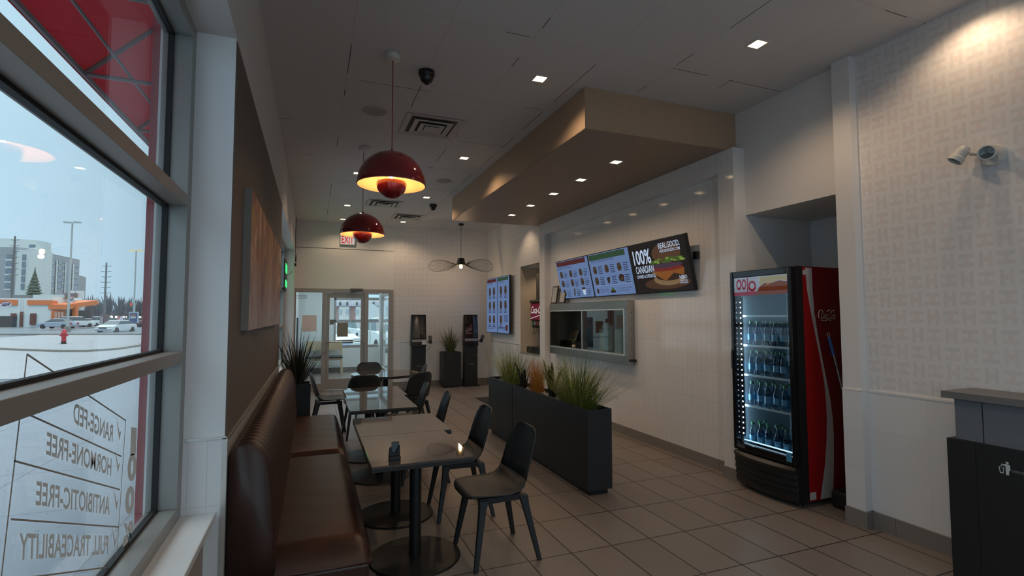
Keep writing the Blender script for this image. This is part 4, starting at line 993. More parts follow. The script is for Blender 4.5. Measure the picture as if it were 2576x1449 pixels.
# licences propped above the frame
for i, (yc, lab) in enumerate(((7.66, 'left'), (7.36, 'right'))):
    t = thing('framed_certificate', f'small black-framed certificate on top of the service window, {lab} of the two', 'framed certificate', (3.79, yc, 1.757), 0, 'framed certificates')
    q = lambda y, z, d=0: (3.745+z*.16+d, y, 1.756+z)
    y0_, y1_ = yc-.10, yc+.10
    MB().hexa([q(y0_, 0), q(y1_, 0), q(y1_, 0, .015), q(y0_, 0, .015), q(y0_, .30), q(y1_, .30), q(y1_, .30, .015), q(y0_, .30, .015)]).build('frame', BLACK, t)
    MB().quad(q(y1_-.025, .025, -.001), q(y0_+.02, .025, -.001), q(y0_+.02, .275, -.001), q(y1_-.025, .275, -.001)).build('sheet', M('cert_white', (.42, .42, .41), .5, var=.12, nscale=60), t)
point('kitchen_lamp', (5.2, 5.4, 2.5), 5, (1, .85, .65), .1)

# ------------------------------------------------------------------ beverage nook
t = thing('soda_dispenser', 'soda fountain with a red and white logo panel in the beverage nook', 'soda dispenser', (4.2, 8.8, .845))
MB().box(3.90, 8.40, .845, 4.40, 9.16, .965).build('drip_tray', BLACK, t, bevel=.006)
MB().box(4.08, 8.48, .965, 4.40, 9.0, 1.50).build('tower', M('tower_grey', (.10, .10, .105), .4), t)
MB().box(3.94, 8.42, 1.46, 4.40, 9.06, 1.80).build('head', M('head_dark', (.07, .02, .02), .35), t, bevel=.02)
MB().box(3.92, 8.40, 1.80, 4.42, 9.08, 1.865).build('top_cap', BLACK, t, bevel=.02)
b = MB(); b.mi = 0; b.box(3.934, 8.45, 1.49, 3.94, 9.04, 1.79); b.build('logo_panel', emis('fountain_red', (.10, .012, .02), 1), t)
b = MB(); text_box(b, 'Coca-Cola', (3.932, 9.03, 1.60), (0, -1, 0), (0, 0, 1), .58, .14, .02, .3)
for q in range(7): b.quad((3.932, 9.03-.08*q, 1.50+.012*q), (3.932, 8.95-.08*q, 1.512+.012*q), (3.932, 8.95-.08*q, 1.527+.012*q), (3.932, 9.03-.08*q, 1.515+.012*q))
b.build('logo_lettering', emis('fountain_white', (.45, .40, .40), 1), t)
for i in range(5):
    yy = 9.0-.105*i; v = MB().box(3.96, yy-.04, 1.33, 4.06, yy+.04, 1.46).build('valve', BLACK, t, bevel=.005)
    MB().box(3.956, yy-.03, 1.38, 3.96, yy+.03, 1.45).build('flavour_label', M(f'flavour_{i}', ((.05, .22, .18), (.32, .30, .28), (.35, .08, .05), (.35, .33, .30), (.3, .05, .05))[i], .5, var=0), v)
    MB().tube([(4.00, yy, 1.33), (3.98, yy, 1.24), (3.95, yy, 1.21)], .005, 6).build('lever', BLACK, v)
t = thing('wall_monitor', 'tall dark slim monitor above the soda fountain', 'monitor', (4.2, 8.6, 2.1))
MB().box(4.00, 8.36, 1.87, 4.05, 8.93, 2.38).build('housing', BLACK, t, bevel=.01)
MB().box(4.05, 8.5, 2.0, 5.1, 8.6, 2.2).build('wall_arm', BLACK, t)

# ------------------------------------------------------------------ drinks cooler
FX, FY0, FY1, FZ, FD = 3.645, 3.035, 3.685, 1.962, 4.34
fz = thing('drinks_cooler', 'tall glass-door drinks cooler with red side panel and white swoosh in the alcove', 'cooler', ((FX+FD)/2, (FY0+FY1)/2, 0))
CABB = M('cabinet_inner', (.28, .34, .38), .5, var=.03)
MB().box(FX+.06, FY0, .04, FD, FY0+.03, FZ).build('side_panel', REDCD, fz)
MB().box(FX+.06, FY1-.03, .04, FD, FY1, FZ).build('side_panel', BLACK, fz)
MB().box(FX+.06, FY0+.03, FZ-.05, FD, FY1-.03, FZ).build('top_panel', BLACK, fz)
MB().box(FD-.04, FY0+.03, .04, FD, FY1-.03, FZ-.05).build('rear_panel', CABB, fz)
b = MB().box(FX+.07, FY0+.03, .36, FD-.04, FY0+.05, FZ-.05); b.box(FX+.07, FY1-.05, .36, FD-.04, FY1-.03, FZ-.05); b.box(FX+.07, FY0+.05, FZ-.08, FD-.04, FY1-.05, FZ-.05); b.build('liner', CABB, fz)
MB().box(FX+.06, FY0+.03, .04, FD-.04, FY1-.03, .36).build('machine_box', BLACK, fz)
MB().box(FX+.055, FY0-.002, .04, FX+.135, FY0, FZ+.002).build('corner_strip', BLACK, fz)
# door
d = MB(); x0, x1 = FX, FX+.055
gy0, gy1, gz0, gz1 = FY0+.035, FY1-.035, .40, 1.90
d.box(x0, FY0, .335, x1, gy0, FZ-.004); d.box(x0, gy1, .335, x1, FY1, FZ-.004); d.box(x0, gy0, .335, x1, gy1, gz0); d.box(x0, gy0, gz1, x1, gy1, FZ-.004)
door = d.build('door', BLACKG, fz, bevel=.006)
MB().box(x0+.012, gy0, gz0, x0+.017, gy1, gz1).build('pane', GLASSC, door)
MB().box(x0+.018, gy0, 1.735, x0+.024, gy1, gz1).build('header_sign', M('header_art', (.30, .30, .32), .3, var=.25, nscale=9), door)
s = Screen((x0+.0175, gy1, 1.735), (0, -1, 0), (0, 0, 1), (-1, 0, 0), gy1-gy0, gz1-1.735)
HE = [emis('header_pale', (.22, .23, .27), 1), emis('header_red', (.16, .012, .03), 1), emis('header_cola', (.10, .025, .012), 1), emis('header_foam', (.22, .19, .11), 1), emis('header_amber', (.30, .13, .03), 1)]
s.rect(0, 0, 1, 1, 0, 1); s.rect(0, 0, 1, .20, 1, 2); s.poly([(.42, 0), (1, 0), (1, .62), (.85, .70), (.72, .60), (.6, .62), (.5, .45)], 2, 3)
s.poly([(.5, .5), (.62, .66), (.74, .62), (.86, .74), (1, .66), (1, .95), (.5, .95)], 3, 3); s.poly([(.62, .5), (.66, .7), (.68, .55)], 4, 4)
for (u, v, a) in ((.10, .62, .055), (.20, .62, .045), (.36, .5, .075)): 
    s.ell(u, v, a, .30, 1, 4); s.ell(u, v, a*.55, .17, 0, 5)
s.rect(.262, .2, .285, .95, 1, 4)
s.b.build('header_artwork', HE, door)
MB().tube([(x0-.002, FY1-.012, 1.06), (x0-.010, FY1-.012, 1.08), (x0-.010, FY1-.012, 1.22), (x0-.002, FY1-.012, 1.24)], .006, 6).build('handle', BLACK, door)
MB().box(x0-.001, gy0+.005, .36, x0, gy0+.055, .43).build('energy_sticker', M('sticker_blue', (.06, .25, .45), .5), door)
MB().box(x0-.003, FY1-.13, .36, x0, FY1-.04, .385).build('maker_badge', M('badge_grey', (.10, .10, .10), .4), door)
# LED strip
b = MB().box(FX+.062, gy1-.035, .45, FX+.075, gy1-.012, 1.72); b.build('led_strip', BLACK, fz)
b = MB()
for k_ in range(26): b.box(FX+.060, gy1-.029, .47+.048*k_, FX+.063, gy1-.019, .482+.048*k_)
b.build('led', emis('led_white', (.70, .80, 1.0), 9), fz, kind='stuff')
b = MB().box(FX+.075, gy0+.01, gz0+.012, FX+.09, gy1-.01, gz0+.020).build('floor_light', emis('led_soft', (.5, .7, .85), 1.6), fz)
shz = (.425, .72, 1.00, 1.27, 1.54)
for i, z in enumerate(shz[1:]):
    b = MB(); y = FY0+.055
    b.box(FX+.085, FY0+.052, z, FX+.095, FY1-.052, z+.018)
    while y < FY1-.055: b.box(FX+.095, y, z+.004, FD-.05, y+.005, z+.009); y += .022
    b.build('shelf', M('shelf_wire', (.50, .58, .62), .35, metal=.3, var=0), fz)
l = bpy.data.lights.new('cooler_lamp', 'AREA'); l.shape = 'RECTANGLE'; l.size = .03; l.size_y = 1.3; l.energy = 3.0; l.color = (.60, .82, 1)
o = bpy.data.objects.new('cooler_lamp', l); COL.objects.link(o); o.location = (FX+.08, gy1-.03, 1.08)
o.rotation_euler = Vector((.55, -.8, 0)).to_track_quat('-Z', 'Y').to_euler()
# ventilation skirt, bowed
b = MB(); rings = []
for k_ in range(13):
    f = k_/12; y = FY0+.005+(FY1-FY0-.01)*f; bow = .038*sin(pi*f)
    rings.append([(FX+.08, y, .035), (FX+.030-bow, y, .035), (FX+.012-bow, y, .07), (FX+.020-bow, y, .115), (FX+.006-bow, y, .125), (FX+.016-bow, y, .165), (FX+.002-bow, y, .175), (FX+.012-bow, y, .22), (FX-.002-bow, y, .232), (FX+.006-bow, y, .27), (FX-.012-bow, y, .30), (FX+.0-bow*.5, y, .325), (FX+.08, y, .325)])
b.ring_loft(rings); b.build('vent_skirt', BLACK, fz, bevel=.003)
for (yy) in (FY0+.06, FY1-.06): MB().cyl((FX+.10, yy), .025, 0, .04, 12).build('foot', BLACK, fz)
for (yy) in (FY0+.06, FY1-.06): MB().cyl((FD-.06, yy), .025, 0, .04, 12).build('foot', BLACK, fz)
# side artwork: bright red field, silver swoosh, circle and lettering
def side(b, pts): b.add([(FX+.135+(FD-FX-.135)*u, FY0-.0015*L_, .05+(FZ-.06)*v) for u, v in pts], [tuple(range(len(pts)))])
cl = [(.13, 1), (.18, .86), (.30, .72), (.43, .60), (.55, .48), (.62, .36), (.60, .24), (.48, .12), (.30, 0)]
cr_ = [(.40, 1), (.40, .90), (.43, .78), (.50, .68), (.60, .56), (.70, .44), (.78, .32), (.80, .20), (.75, .08), (.70, 0)]
cl = [(.06, 1), (.09, .90), (.155, .80), (.235, .70), (.315, .60), (.38, .50), (.405, .42), (.41, .34), (.385, .24), (.335, .14), (.22, .0)]
cr_ = [(.20, 1), (.205, .90), (.23, .80), (.285, .70), (.36, .60), (.44, .50), (.50, .42), (.535, .34), (.545, .26), (.53, .16), (.485, .0)]
b = MB(); L_ = 1
for i in range(len(cl)-1): b.add([(FX+.135+(FD-FX-.135)*u, FY0-.0012, .05+(FZ-.06)*v) for u, v in ((0, cl[i][1]), cl[i], cl[i+1], (0, cl[i+1][1]))], [(0, 1, 2, 3)])
b.build('red_field', REDC, fz)
b = MB()
for i in range(len(cl)-1):
    b.add([(FX+.135+(FD-FX-.135)*u, FY0-.0014, .05+(FZ-.06)*v) for u, v in (cl[i], cr_[i], cr_[i+1], cl[i+1])], [(0, 1, 2, 3)])
b.build('swoosh', SILV, fz)
b = MB(); c_ = Vector((4.06, FY0-.0016, 1.545)); n = 48
for i in range(n):
    a, a2 = 2*pi*i/n, 2*pi*(i+1)/n
    b.quad(*[(c_.x+r*.165*cos(q), c_.y, c_.z+r*.165*sin(q)) for r, q in ((1, a), (1, a2), (.975, a2), (.975, a))])
b.build('logo_circle', M('circle_red', (.22, .02, .03), .4, var=0), fz)
b = MB(); U = (1, 0, 0); V = (0, 0, 1)
text_box(b, 'Coca', (3.972, FY0-.002, 1.525), U, V, .085, .055, .012, .32); text_box(b, 'Cola', (4.070, FY0-.002, 1.520), U, V, .080, .062, .012, .32)
sw_ = [(3.955, 1.53), (3.950, 1.56), (3.965, 1.595), (3.99, 1.60), (4.01, 1.585)]
b.tube([(p[0], FY0-.003, p[1]) for p in sw_], .0035, 4); b.tube([(3.98, FY0-.003, 1.515), (4.02, FY0-.003, 1.508), (4.06, FY0-.003, 1.518), (4.10, FY0-.003, 1.506)], .003, 4); b.tube([(4.055, FY0-.003, 1.585), (4.075, FY0-.003, 1.60), (4.11, FY0-.003, 1.588), (4.15, FY0-.003, 1.598)], .003, 4)
b.build('logo_lettering', M('logo_silver', (.50, .47, .45), .4, var=0), fz)
b = MB().box(FX+.14, FY0-.002, .055, FX+.21, FY0, .115).box(FX+.14, FY0-.002, FZ-.07, FX+.20, FY0, FZ-.03); b.build('rating_label', M('label_white', (.45, .42, .42), .5, var=.35, nscale=60), fz)
# bottles
def bottle(label):
    t = thing('water_bottle', label, 'bottle', (0, 0, 0), 0, None)
    MB().lathe((0, 0, 0), [(.002, .004), (.024, .0), (.030, .008), (.030, .075), (.027, .085), (.030, .095), (.030, .135), (.024, .16), (.013, .185), (.0125, .20)], 14).build('bottle_body', BOTTLE, t, smooth=True, world=False)
    MB().lathe((0, 0, 0), [(.0306, .05), (.0306, .105)], 14).build('bottle_label', M('label_blue', (.06, .20, .33), .4, var=.4, nscale=50), t, smooth=True, world=False)
    MB().lathe((0, 0, 0), [(.0155, .196), (.0155, .222), (.002, .223)], 12).build('cap', M('cap_green', (.02, .10, .05), .4), t, world=False)
    return t
bt = None; rr = random.Random(8)

shn = {0: 'bottom', 1: 'second lowest', 2: 'middle', 3: 'upper'}
cn = ['leftmost', 'second from left', 'third from left', 'fourth from left', 'fifth from left', 'rightmost']
for si in range(4):
    z = (shz[si]+.0 if si else .372)+.012 if si == 0 else shz[si]+.0105
    z = .3605 if si == 0 else z
    for r in range(3):
        for c in range(6):
            if r == 2 and (c+si) % 2: continue
            lab = f'green-capped water bottle, {cn[c]} in front row of {shn[si]} cooler shelf' if r == 0 else f'water bottle in row {("two", "three")[r-1]} from the glass, {cn[c]}, {shn[si]} cooler shelf'
            loc = (FX+.135+r*.075+rr.uniform(-.006, .006), FY1-.105-c*.087+rr.uniform(-.006, .006), z)
            g_ = f'water bottles on the {shn[si]} cooler shelf' if r == 0 else f'water bottles behind the front row on the {shn[si]} shelf'
            if bt is None: bt = bottle(lab); bt.location = loc; bt['group'] = g_
            else: dup(bt, loc, rr.uniform(0, 6), lab, g_)

# ------------------------------------------------------------------ mop poles, bag, outlet in the alcove
def pole(name, label, p0, p1, r, mat, grip, gmat, gl, ring):
    t = thing(name, label, 'pole', p0); P0, P1 = Vector(p0), Vector(p1); d = (P1-P0).normalized()
    MB().tube([P0, P1], r, 10).build('shaft', mat, t)
    MB().tube([P1-d*gl, P1-d*.0], grip, 10).build('grip', gmat, t)
    if ring:
        c = P1+d*.02; MB().tube([(c.x+.014*cos(a), c.y, c.z+.018*sin(a)) for a in [2*pi*i/16 for i in range(17)]], .004, 6).build('hanging_ring', STEELB, t)
    else:
        c = P1-d*(gl+.05); MB().tube([c, c-d*.05], r*1.6, 10).build('collar', BLACK, t)
    return t
pole('mop_pole', 'aluminium mop pole with blue grip and hanging ring leaning on the red cooler side', (4.265, 2.86, .0), (4.045, 3.015, 1.37), .011, STEEL, .0125, M('grip_blue', (.02, .10, .32), .4), .15, True)
pole('extension_pole', 'shorter aluminium pole with black grip beside the blue-gripped mop pole', (4.20, 2.80, .0), (4.085, 2.93, .86), .010, STEEL, .0135, BLACK, .17, False)
t = thing('black_case', 'low black case on the floor behind the white pillar', 'case', (4.10, 2.85, 0))
MB().box(3.955, 2.755, 0, 4.40, 2.99, .14).build('body', BLACK, t, bevel=.03, seg=3)
MB().box(4.05, 2.83, .139, 4.09, 2.87, .142).build('tag', M('tag_grey', (.3, .3, .3), .5), t)
t = thing('wall_outlet', 'white wall outlet on the back wall of the cooler alcove', 'outlet', (4.745, 2.72, 2.26))
MB().box(4.738, 3.27, 2.20, 4.75, 3.36, 2.34).build('cover_plate', WHITEP, t, bevel=.003); MB().box(4.736, 3.30, 2.225, 4.739, 3.33, 2.255).box(4.736, 3.30, 2.285, 4.739, 3.33, 2.315).build('socket', M('socket_grey', (.25, .24, .23), .5), t)

# ------------------------------------------------------------------ waste unit
BX, BY, BT = 3.535, 1.915, 1.10
t = thing('waste_station', 'black and grey garbage station with a worktop against the papered right wall', 'garbage station', (3.7, 1.5, 0))
MB().box(BX, BY-1.3, .0, XR-.026, BY, .825).build('base_cabinet', PLANTERD, t)
MB().box(BX+.035, BY-1.27, .825, XR-.012, BY-.03, BT-.04).build('upper_cabinet', M('grey_laminate', (.155, .165, .185), .5), t)
MB().box(BX-.0, BY-1.33, BT-.04, XR-.012, BY+.02, BT).build('worktop', M('grey_top', (.17, .16, .16), .45), t, bevel=.002)
MB().box(BX+.034, BY-.167, .825, BX+.036, BY-.163, BT-.04).build('panel_gap', EDGE, t)
MB().box(BX-.001, BY-.142, .0, BX+.001, BY-.139, .825).build('panel_gap', EDGE, t)
b = MB(); xx = BX-.002
def IP(u, v): return (xx, 1.675-u*.82, .681+v*.70)   # u to the viewer's right
def ip(pts): b.add([IP(*p) for p in pts], [tuple(range(len(pts)))])
n_ = 14; ip([(.051+.0085*cos(2*pi*i/n_), .098+.0085*sin(2*pi*i/n_)) for i in range(n_)])
ip([(.042, .086), (.060, .086), (.066, .080), (.066, .040), (.059, .040), (.058, .004), (.041, .004), (.041, .060)])
ip([(.042, .086), (.041, .070), (.018, .076), (.018, .081)])
for pts in ([(.004, .060), (.009, .060), (.014, .016), (.010, .010)], [(.034, .060), (.029, .060), (.026, .016), (.029, .010)], [(.010, .010), (.029, .010), (.026, .018), (.014, .018)]): ip(pts)
ip([(.013, .062), (.019, .060), (.022, .068), (.016, .072)]); ip([(.017, .050), (.023, .048), (.020, .058)])
b.build('litter_icon', M('icon_white', (.60, .62, .62), .5, var=0), t)
b = MB(); text_box(b, 'GARBAGE.', (xx, 1.616, .705), (0, -1, 0), (0, 0, 1), .056, .013); b.build('lettering', M('lettering_grey', (.28, .28, .28), .5, var=0), t)
# emergency light heads
t = thing('emergency_light', 'white twin-head emergency spotlight on the papered wall', 'emergency light', (XR, 1.77, 2.53))
MB().lathe((0, 0, 0), [(.002, -.035), (.06, -.035), (.066, -.01), (.066, 0)], 32).build('wall_plate', WHITEP, t, world=False, smooth=False)
def head(name, c, d, r=.042, L=.11):
    d = Vector(d).normalized(); q = d.to_track_quat('Z', 'Y').to_matrix().to_4x4(); b = MB()
    b.lathe((0, 0, 0), [(.002, -.05), (.028, -.045), (.034, -.02), (.035, .02), (r, .03), (r+.001, .055), (r-.006, .055), (r-.007, .04)], 28)
    b.v = [tuple(Vector(c)+(q @ Vector(v))) for v in b.v]; h_ = b.build(name, WHITEP, t, smooth=False)
    b = MB(); b.lathe((0, 0, 0), [(.002, .036), (r-.008, .040)], 24); b.v = [tuple(Vector(c)+(q @ Vector(v))) for v in b.v]; b.build('lens', M('lens_grey', (.10, .12, .11), .15, coat=1, var=.4, nscale=60), h_)
o = [c for c in children(t) if c.name.startswith('wall_plate')][0]; o.rotation_euler = (0, radians(90), 0)
head('lamp_head', (3.80, 1.765, 2.535), (-.9, -.25, -.12)); head('lamp_head', (3.79, 1.90, 2.57), (-.35, .42, -.75))
b = MB().tube([(3.85, 1.80, 2.54), (3.80, 1.86, 2.56)], .012, 8); b.build('swivel', WHITEP, t)

# ------------------------------------------------------------------ canvas picture
t = thing('canvas_picture', 'large unframed abstract canvas in orange, brown and mauve strokes on the taupe wall', 'picture', (-.33, 4.5, 1.93))
cxx = -.318
MB().box(XL, 3.04, 1.475, cxx, 5.75, 2.245).build('canvas', M('canvas_side', (.27, .245, .225), .7), t)
cm, nt = newmat('canvas_paint'); b_, o_o = bsdf(nt, rough=.55, spec=.3)
p_, s_ = pos(nt)
n1 = noise(nt, .9, 2, .5, stretch=(1, 1.4, 1)); n2 = noise(nt, 5, 5, .7, stretch=(1, 2.6, .5))
wv = nt.nodes.new('ShaderNodeTexNoise'); wv.inputs['Scale'].default_value = .75; wv.inputs['Detail'].default_value = 2.5; wv.inputs['Distortion'].default_value = 3.2
mp = nt.nodes.new('ShaderNodeMapping'); mp.inputs['Scale'].default_value = (1, 1.5, 1.1); nt.links.new(p_, mp.inputs[0]); nt.links.new(mp.outputs[0], wv.inputs['Vector'])
wf = nt.nodes.new('ShaderNodeMapRange'); wf.inputs[1].default_value = .28; wf.inputs[2].default_value = .72; nt.links.new(wv.outputs['Fac'], wf.inputs[0])
rp = nt.nodes.new('ShaderNodeValToRGB'); e = rp.color_ramp.elements; e[0].position = .05; e[0].color = (.13, .06, .055, 1); e[1].position = .95; e[1].color = (.82, .68, .48, 1)
for pp, cc in ((.22, (.30, .14, .07)), (.38, (.24, .12, .12)), (.52, (.46, .27, .11)), (.66, (.34, .17, .15)), (.80, (.66, .46, .26))): q = e.new(pp); q.color = (*cc, 1)
nt.links.new(math_(nt, 'ADD', math_(nt, 'MULTIPLY', wf.outputs[0], .76), math_(nt, 'MULTIPLY', n2, .24)), rp.inputs[0])
zf = nt.nodes.new('ShaderNodeMapRange'); zf.inputs[1].default_value = 1.92; zf.inputs[2].default_value = 1.55; nt.links.new(math_(nt, 'MULTIPLY_ADD', n1, .5, math_(nt, 'SUBTRACT', s_['Z'], .25)), zf.inputs[0])
c2 = mix(nt, math_(nt, 'ADD', math_(nt, 'MULTIPLY', n2, .5), math_(nt, 'MULTIPLY', wf.outputs[0], .5)), (.24, .17, .20), (.66, .62, .64))
nt.links.new(mix(nt, math_(nt, 'MULTIPLY', zf.outputs[0], .85), rp.outputs[0], c2), b_.inputs['Base Color']); bump(nt, b_, n2, .3, .003)
MB().box(cxx, 3.042, 1.477, cxx+.001, 5.748, 2.243).build('painted_face', cm, t)

# ------------------------------------------------------------------ open sign, hanging cable at window 2
t = thing('open_sign', 'slim lit sign with green light hanging in the far left window', 'sign', (-.47, 10.35, 2.3))
MB().box(-.50, 10.0, 2.02, -.475, 10.62, 2.60).build('housing', BLACK, t, bevel=.004)
b = MB().box(-.475, 10.05, 2.36, -.470, 10.57, 2.52).box(-.475, 10.05, 2.10, -.470, 10.57, 2.22); b.build('tubes', emis('neon_green', (.03, .8, .12), 2.5), t)
t = thing('hanging_cable', 'black cable coil with plug hanging by the far left window reveal', 'cable', (-.35, 11.1, 3.5))
MB().tube([(-.345, 10.95, 3.53), (-.345, 10.93, 3.2), (-.343, 10.91, 2.98), (-.343, 10.90, 2.80)], .006, 6).build('lead', BLACK, t)
for k_ in range(4): MB().tube([(-.338+.004*k_, 10.87+.055*cos(a)*(1-.05*k_), 2.71+.075*sin(a)) for a in [2*pi*i/18 for i in range(19)]], .006, 5).build('coil', BLACK, t)
MB().box(-.355, 10.84, 2.55, -.32, 10.90, 2.60).build('plug', BLACK, t)
MB().tube([(-.34, 10.86, 2.56), (-.36, 10.80, 2.5), (-.42, 10.7, 2.38), (-.47, 10.55, 2.34)], .004, 5).build('thin_lead', BLACK, t)

# ------------------------------------------------------------------ lettering on the near window (reads from outside)
t = thing('window_decal', 'grey mirrored lettering and ruled box on the large left window, listing four claims', 'decal', (-.598, 1.8, 1.0))
DM, nt = newmat('decal_grey'); o_n = nt.nodes.new('ShaderNodeOutputMaterial'); d_n = nt.nodes.new('ShaderNodeBsdfDiffuse'); t_n = nt.nodes.new('ShaderNodeBsdfTranslucent')
d_n.inputs[0].default_value = (.26, .23, .20, 1); t_n.inputs[0].default_value = (.15, .13, .115, 1); a_n = nt.nodes.new('ShaderNodeAddShader')
nt.links.new(d_n.outputs[0], a_n.inputs[0]); nt.links.new(t_n.outputs[0], a_n.inputs[1]); nt.links.new(a_n.outputs[0], o_n.inputs[0]); xd = -.5985
SL = .40
b = MB()
def dl(y0_, z0_, y1_, z1_, w): b.hexa([(xd, y0_, z0_-w), (xd, y1_, z1_-w), (xd+.0008, y1_, z1_-w), (xd+.0008, y0_, z0_-w), (xd, y0_, z0_+w), (xd, y1_, z1_+w), (xd+.0008, y1_, z1_+w), (xd+.0008, y0_, z0_+w)])
yL, yR = 1.44, 2.125
def zline(zr, y): return zr+(yR-y)*SL
dl(1.472, 1.466, yR+.03, 1.190, .0022)
for zr in (1.075, .964, .840, .712): dl(yL, zline(zr, yL), yR, zr, .0022)
b.hexa([(xd, 1.470, 1.466), (xd, 1.474, 1.466), (xd+.0008, 1.474, 1.466), (xd+.0008, 1.470, 1.466), (xd, 1.41, .99), (xd, 1.414, .99), (xd+.0008, 1.414, .99), (xd+.0008, 1.41, .99)])
b.hexa([(xd, yR-.007, .735), (xd, yR-.004, .735), (xd+.0008, yR-.004, .735), (xd+.0008, yR-.007, .735), (xd, yR+.028, 1.19), (xd, yR+.031, 1.19), (xd+.0008, yR+.031, 1.19), (xd+.0008, yR+.028, 1.19)])
b.build('ruled_box', DM, t)
for s_, zb0, yw, hh_ in (('RANGE-FED', 1.142, .305, .056), ('HORMONE-FREE', 1.035, .45, .056), ('ANTIBIOTIC-FREE', .912, .49, .057), ('FULL TRACEABILITY', .788, .555, .060)):
    b = MB(); text_box(b, s_, (xd+.0005, 2.035, zb0), (0, -1, SL), (0, -.02, 1), yw, hh_, .02); b.build('claim_lettering', DM, t)
    b = MB(); cz = zb0+.005
    b.add([(xd+.0005, 2.115, cz+.018), (xd+.0005, 2.098, cz-.014), (xd+.0005, 2.060, cz+.075), (xd+.0005, 2.098, cz+.012)], [(0, 1, 2, 3)])
    b.build('tick_mark', DM, t)
for s_, yc, zc, w_, h_ in (('1', 2.282, 1.040, .065, .100), ('0', 2.295, .945, .10, .10), ('0', 2.285, .833, .10, .10), ('%', 2.285, .722, .11, .085)):
    b = MB(); text_box(b, s_, (xd+.0005, yc, zc), (0, -1, SL*.55), (0, 0, 1), w_, h_, .05); b.build('percent_lettering', DM, t)

# ------------------------------------------------------------------ outside: world points from view direction and distance
GZ = -.25
def at(px, py, d): return CAM+(FWD+RGT*((px-1288)/FPX)-UPV*((py-724.5)/FPX))*d
def gp(px, py, z=GZ):
    v = FWD+RGT*((px-1288)/FPX)-UPV*((py-724.5)/FPX); return CAM+v*((z-CAM.z)/v.z)
def col_at(px, d): p = at(px, 800, d); return Vector((p.x, p.y, 0))
def zat(py, d, px=200): return at(px, py, d).z
def seg(b, a, c, z0, z1, th=.3, z2=None, z3=None):
    """upright slab between plan points a and c, thickness th away from the camera; z2, z3 = other heights at c"""
    a, c = Vector((a[0], a[1], 0)), Vector((c[0], c[1], 0)); n = Vector((-(c-a).y, (c-a).x, 0)).normalized()
    if n.dot(a-CAM) < 0: n = -n
    z2 = z0 if z2 is None else z2; z3 = z1 if z3 is None else z3
    A, B = a+n*th, c+n*th
    b.hexa([(a.x, a.y, z0), (c.x, c.y, z2), (B.x, B.y, z2), (A.x, A.y, z0), (a.x, a.y, z1), (c.x, c.y, z3), (B.x, B.y, z3), (A.x, A.y, z1)]); return b
def wetmat():
    m, nt = newmat('wet_asphalt'); b, o = bsdf(nt, (.30, .33, .35), .3, spec=.5)
    a = noise(nt, .22, 4, .6, stretch=(1, .5, 1)); c = noise(nt, 3, 3)
    nt.links.new(mix(nt, a, (.075, .095, .112), (.155, .185, .21)), b.inputs['Base Color'])
    nt.links.new(math_(nt, 'MULTIPLY_ADD', a, .35, .12), b.inputs['Roughness']); bump(nt, b, c, .08, .01); MATS['asphalt'] = m
    m, nt = newmat('sidewalk'); b, o = bsdf(nt, rough=.5, spec=.4)
    v = planar(nt, 'X', 'Y', -60, -60); br = brick(nt, v, 1.5, 1.5, .01, (.165, .195, .225), (.155, .185, .215), (.09, .10, .115))
    sp = noise(nt, 24, 2); sp2 = noise(nt, 1.3, 4)
    c = mix(nt, math_(nt, 'GREATER_THAN', sp, .70), br.outputs['Color'], (.06, .055, .05))
    nt.links.new(mix(nt, math_(nt, 'MULTIPLY', sp2, .35), c, (.14, .18, .23)), b.inputs['Base Color']); MATS['sidewalk'] = m
wetmat()
MB().box(-160, -30, GZ-.2, 160, 420, GZ).build('ground', MATS['asphalt'], kind=S)
MB().box(-6.5, -12, GZ, -.70, 26, GZ+.015).build('sidewalk', MATS['sidewalk'], kind=S)
KERB = M('kerb_concrete', (.21, .20, .18), .7, var=.15, nscale=2)
def kerb(name, pts, h, w, label, kindless=True):
    b = MB(); pts = [Vector((p.x, p.y, 0)) for p in pts]; rings = []
    for i, p in enumerate(pts):
        t_ = (pts[min(i+1, len(pts)-1)]-pts[max(i-1, 0)]).normalized(); n = Vector((-t_.y, t_.x, 0))*w/2
        rings.append([(p.x-n.x, p.y-n.y, GZ), (p.x+n.x, p.y+n.y, GZ), (p.x+n.x, p.y+n.y, GZ+h), (p.x-n.x, p.y-n.y, GZ+h)])
    return tag(b.ring_loft(rings).build(name, KERB), label, 'kerb')
kerb('kerb', [gp(-60, 876), gp(0, 880), (gp(70, 883)), gp(150, 886), gp(220, 886), gp(290, 881), gp(340, 873), gp(375, 864), gp(420, 860)], .12, .35, 'curved concrete kerb in the wet lot in front of the hydrant')
ka, kb = gp(-40, 843), gp(460, 843)
kerb('kerb', [ka, kb], .16, .5, 'straight long kerb across the lot behind the hydrant')
far = MB(); n_ = (kb-ka).normalized(); pr2 = Vector((-n_.y, n_.x, 0)); pr2 = pr2 if pr2.y > 0 else -pr2
far.add([tuple(ka+Vector((0, 0, .14))), tuple(kb+Vector((0, 0, .14))), tuple(kb+pr2*60+Vector((0, 0, .14))), tuple(ka+pr2*60+Vector((0, 0, .14)))], [(0, 1, 2, 3)])
far.build('ground_lot', MATS['asphalt'], kind=S)
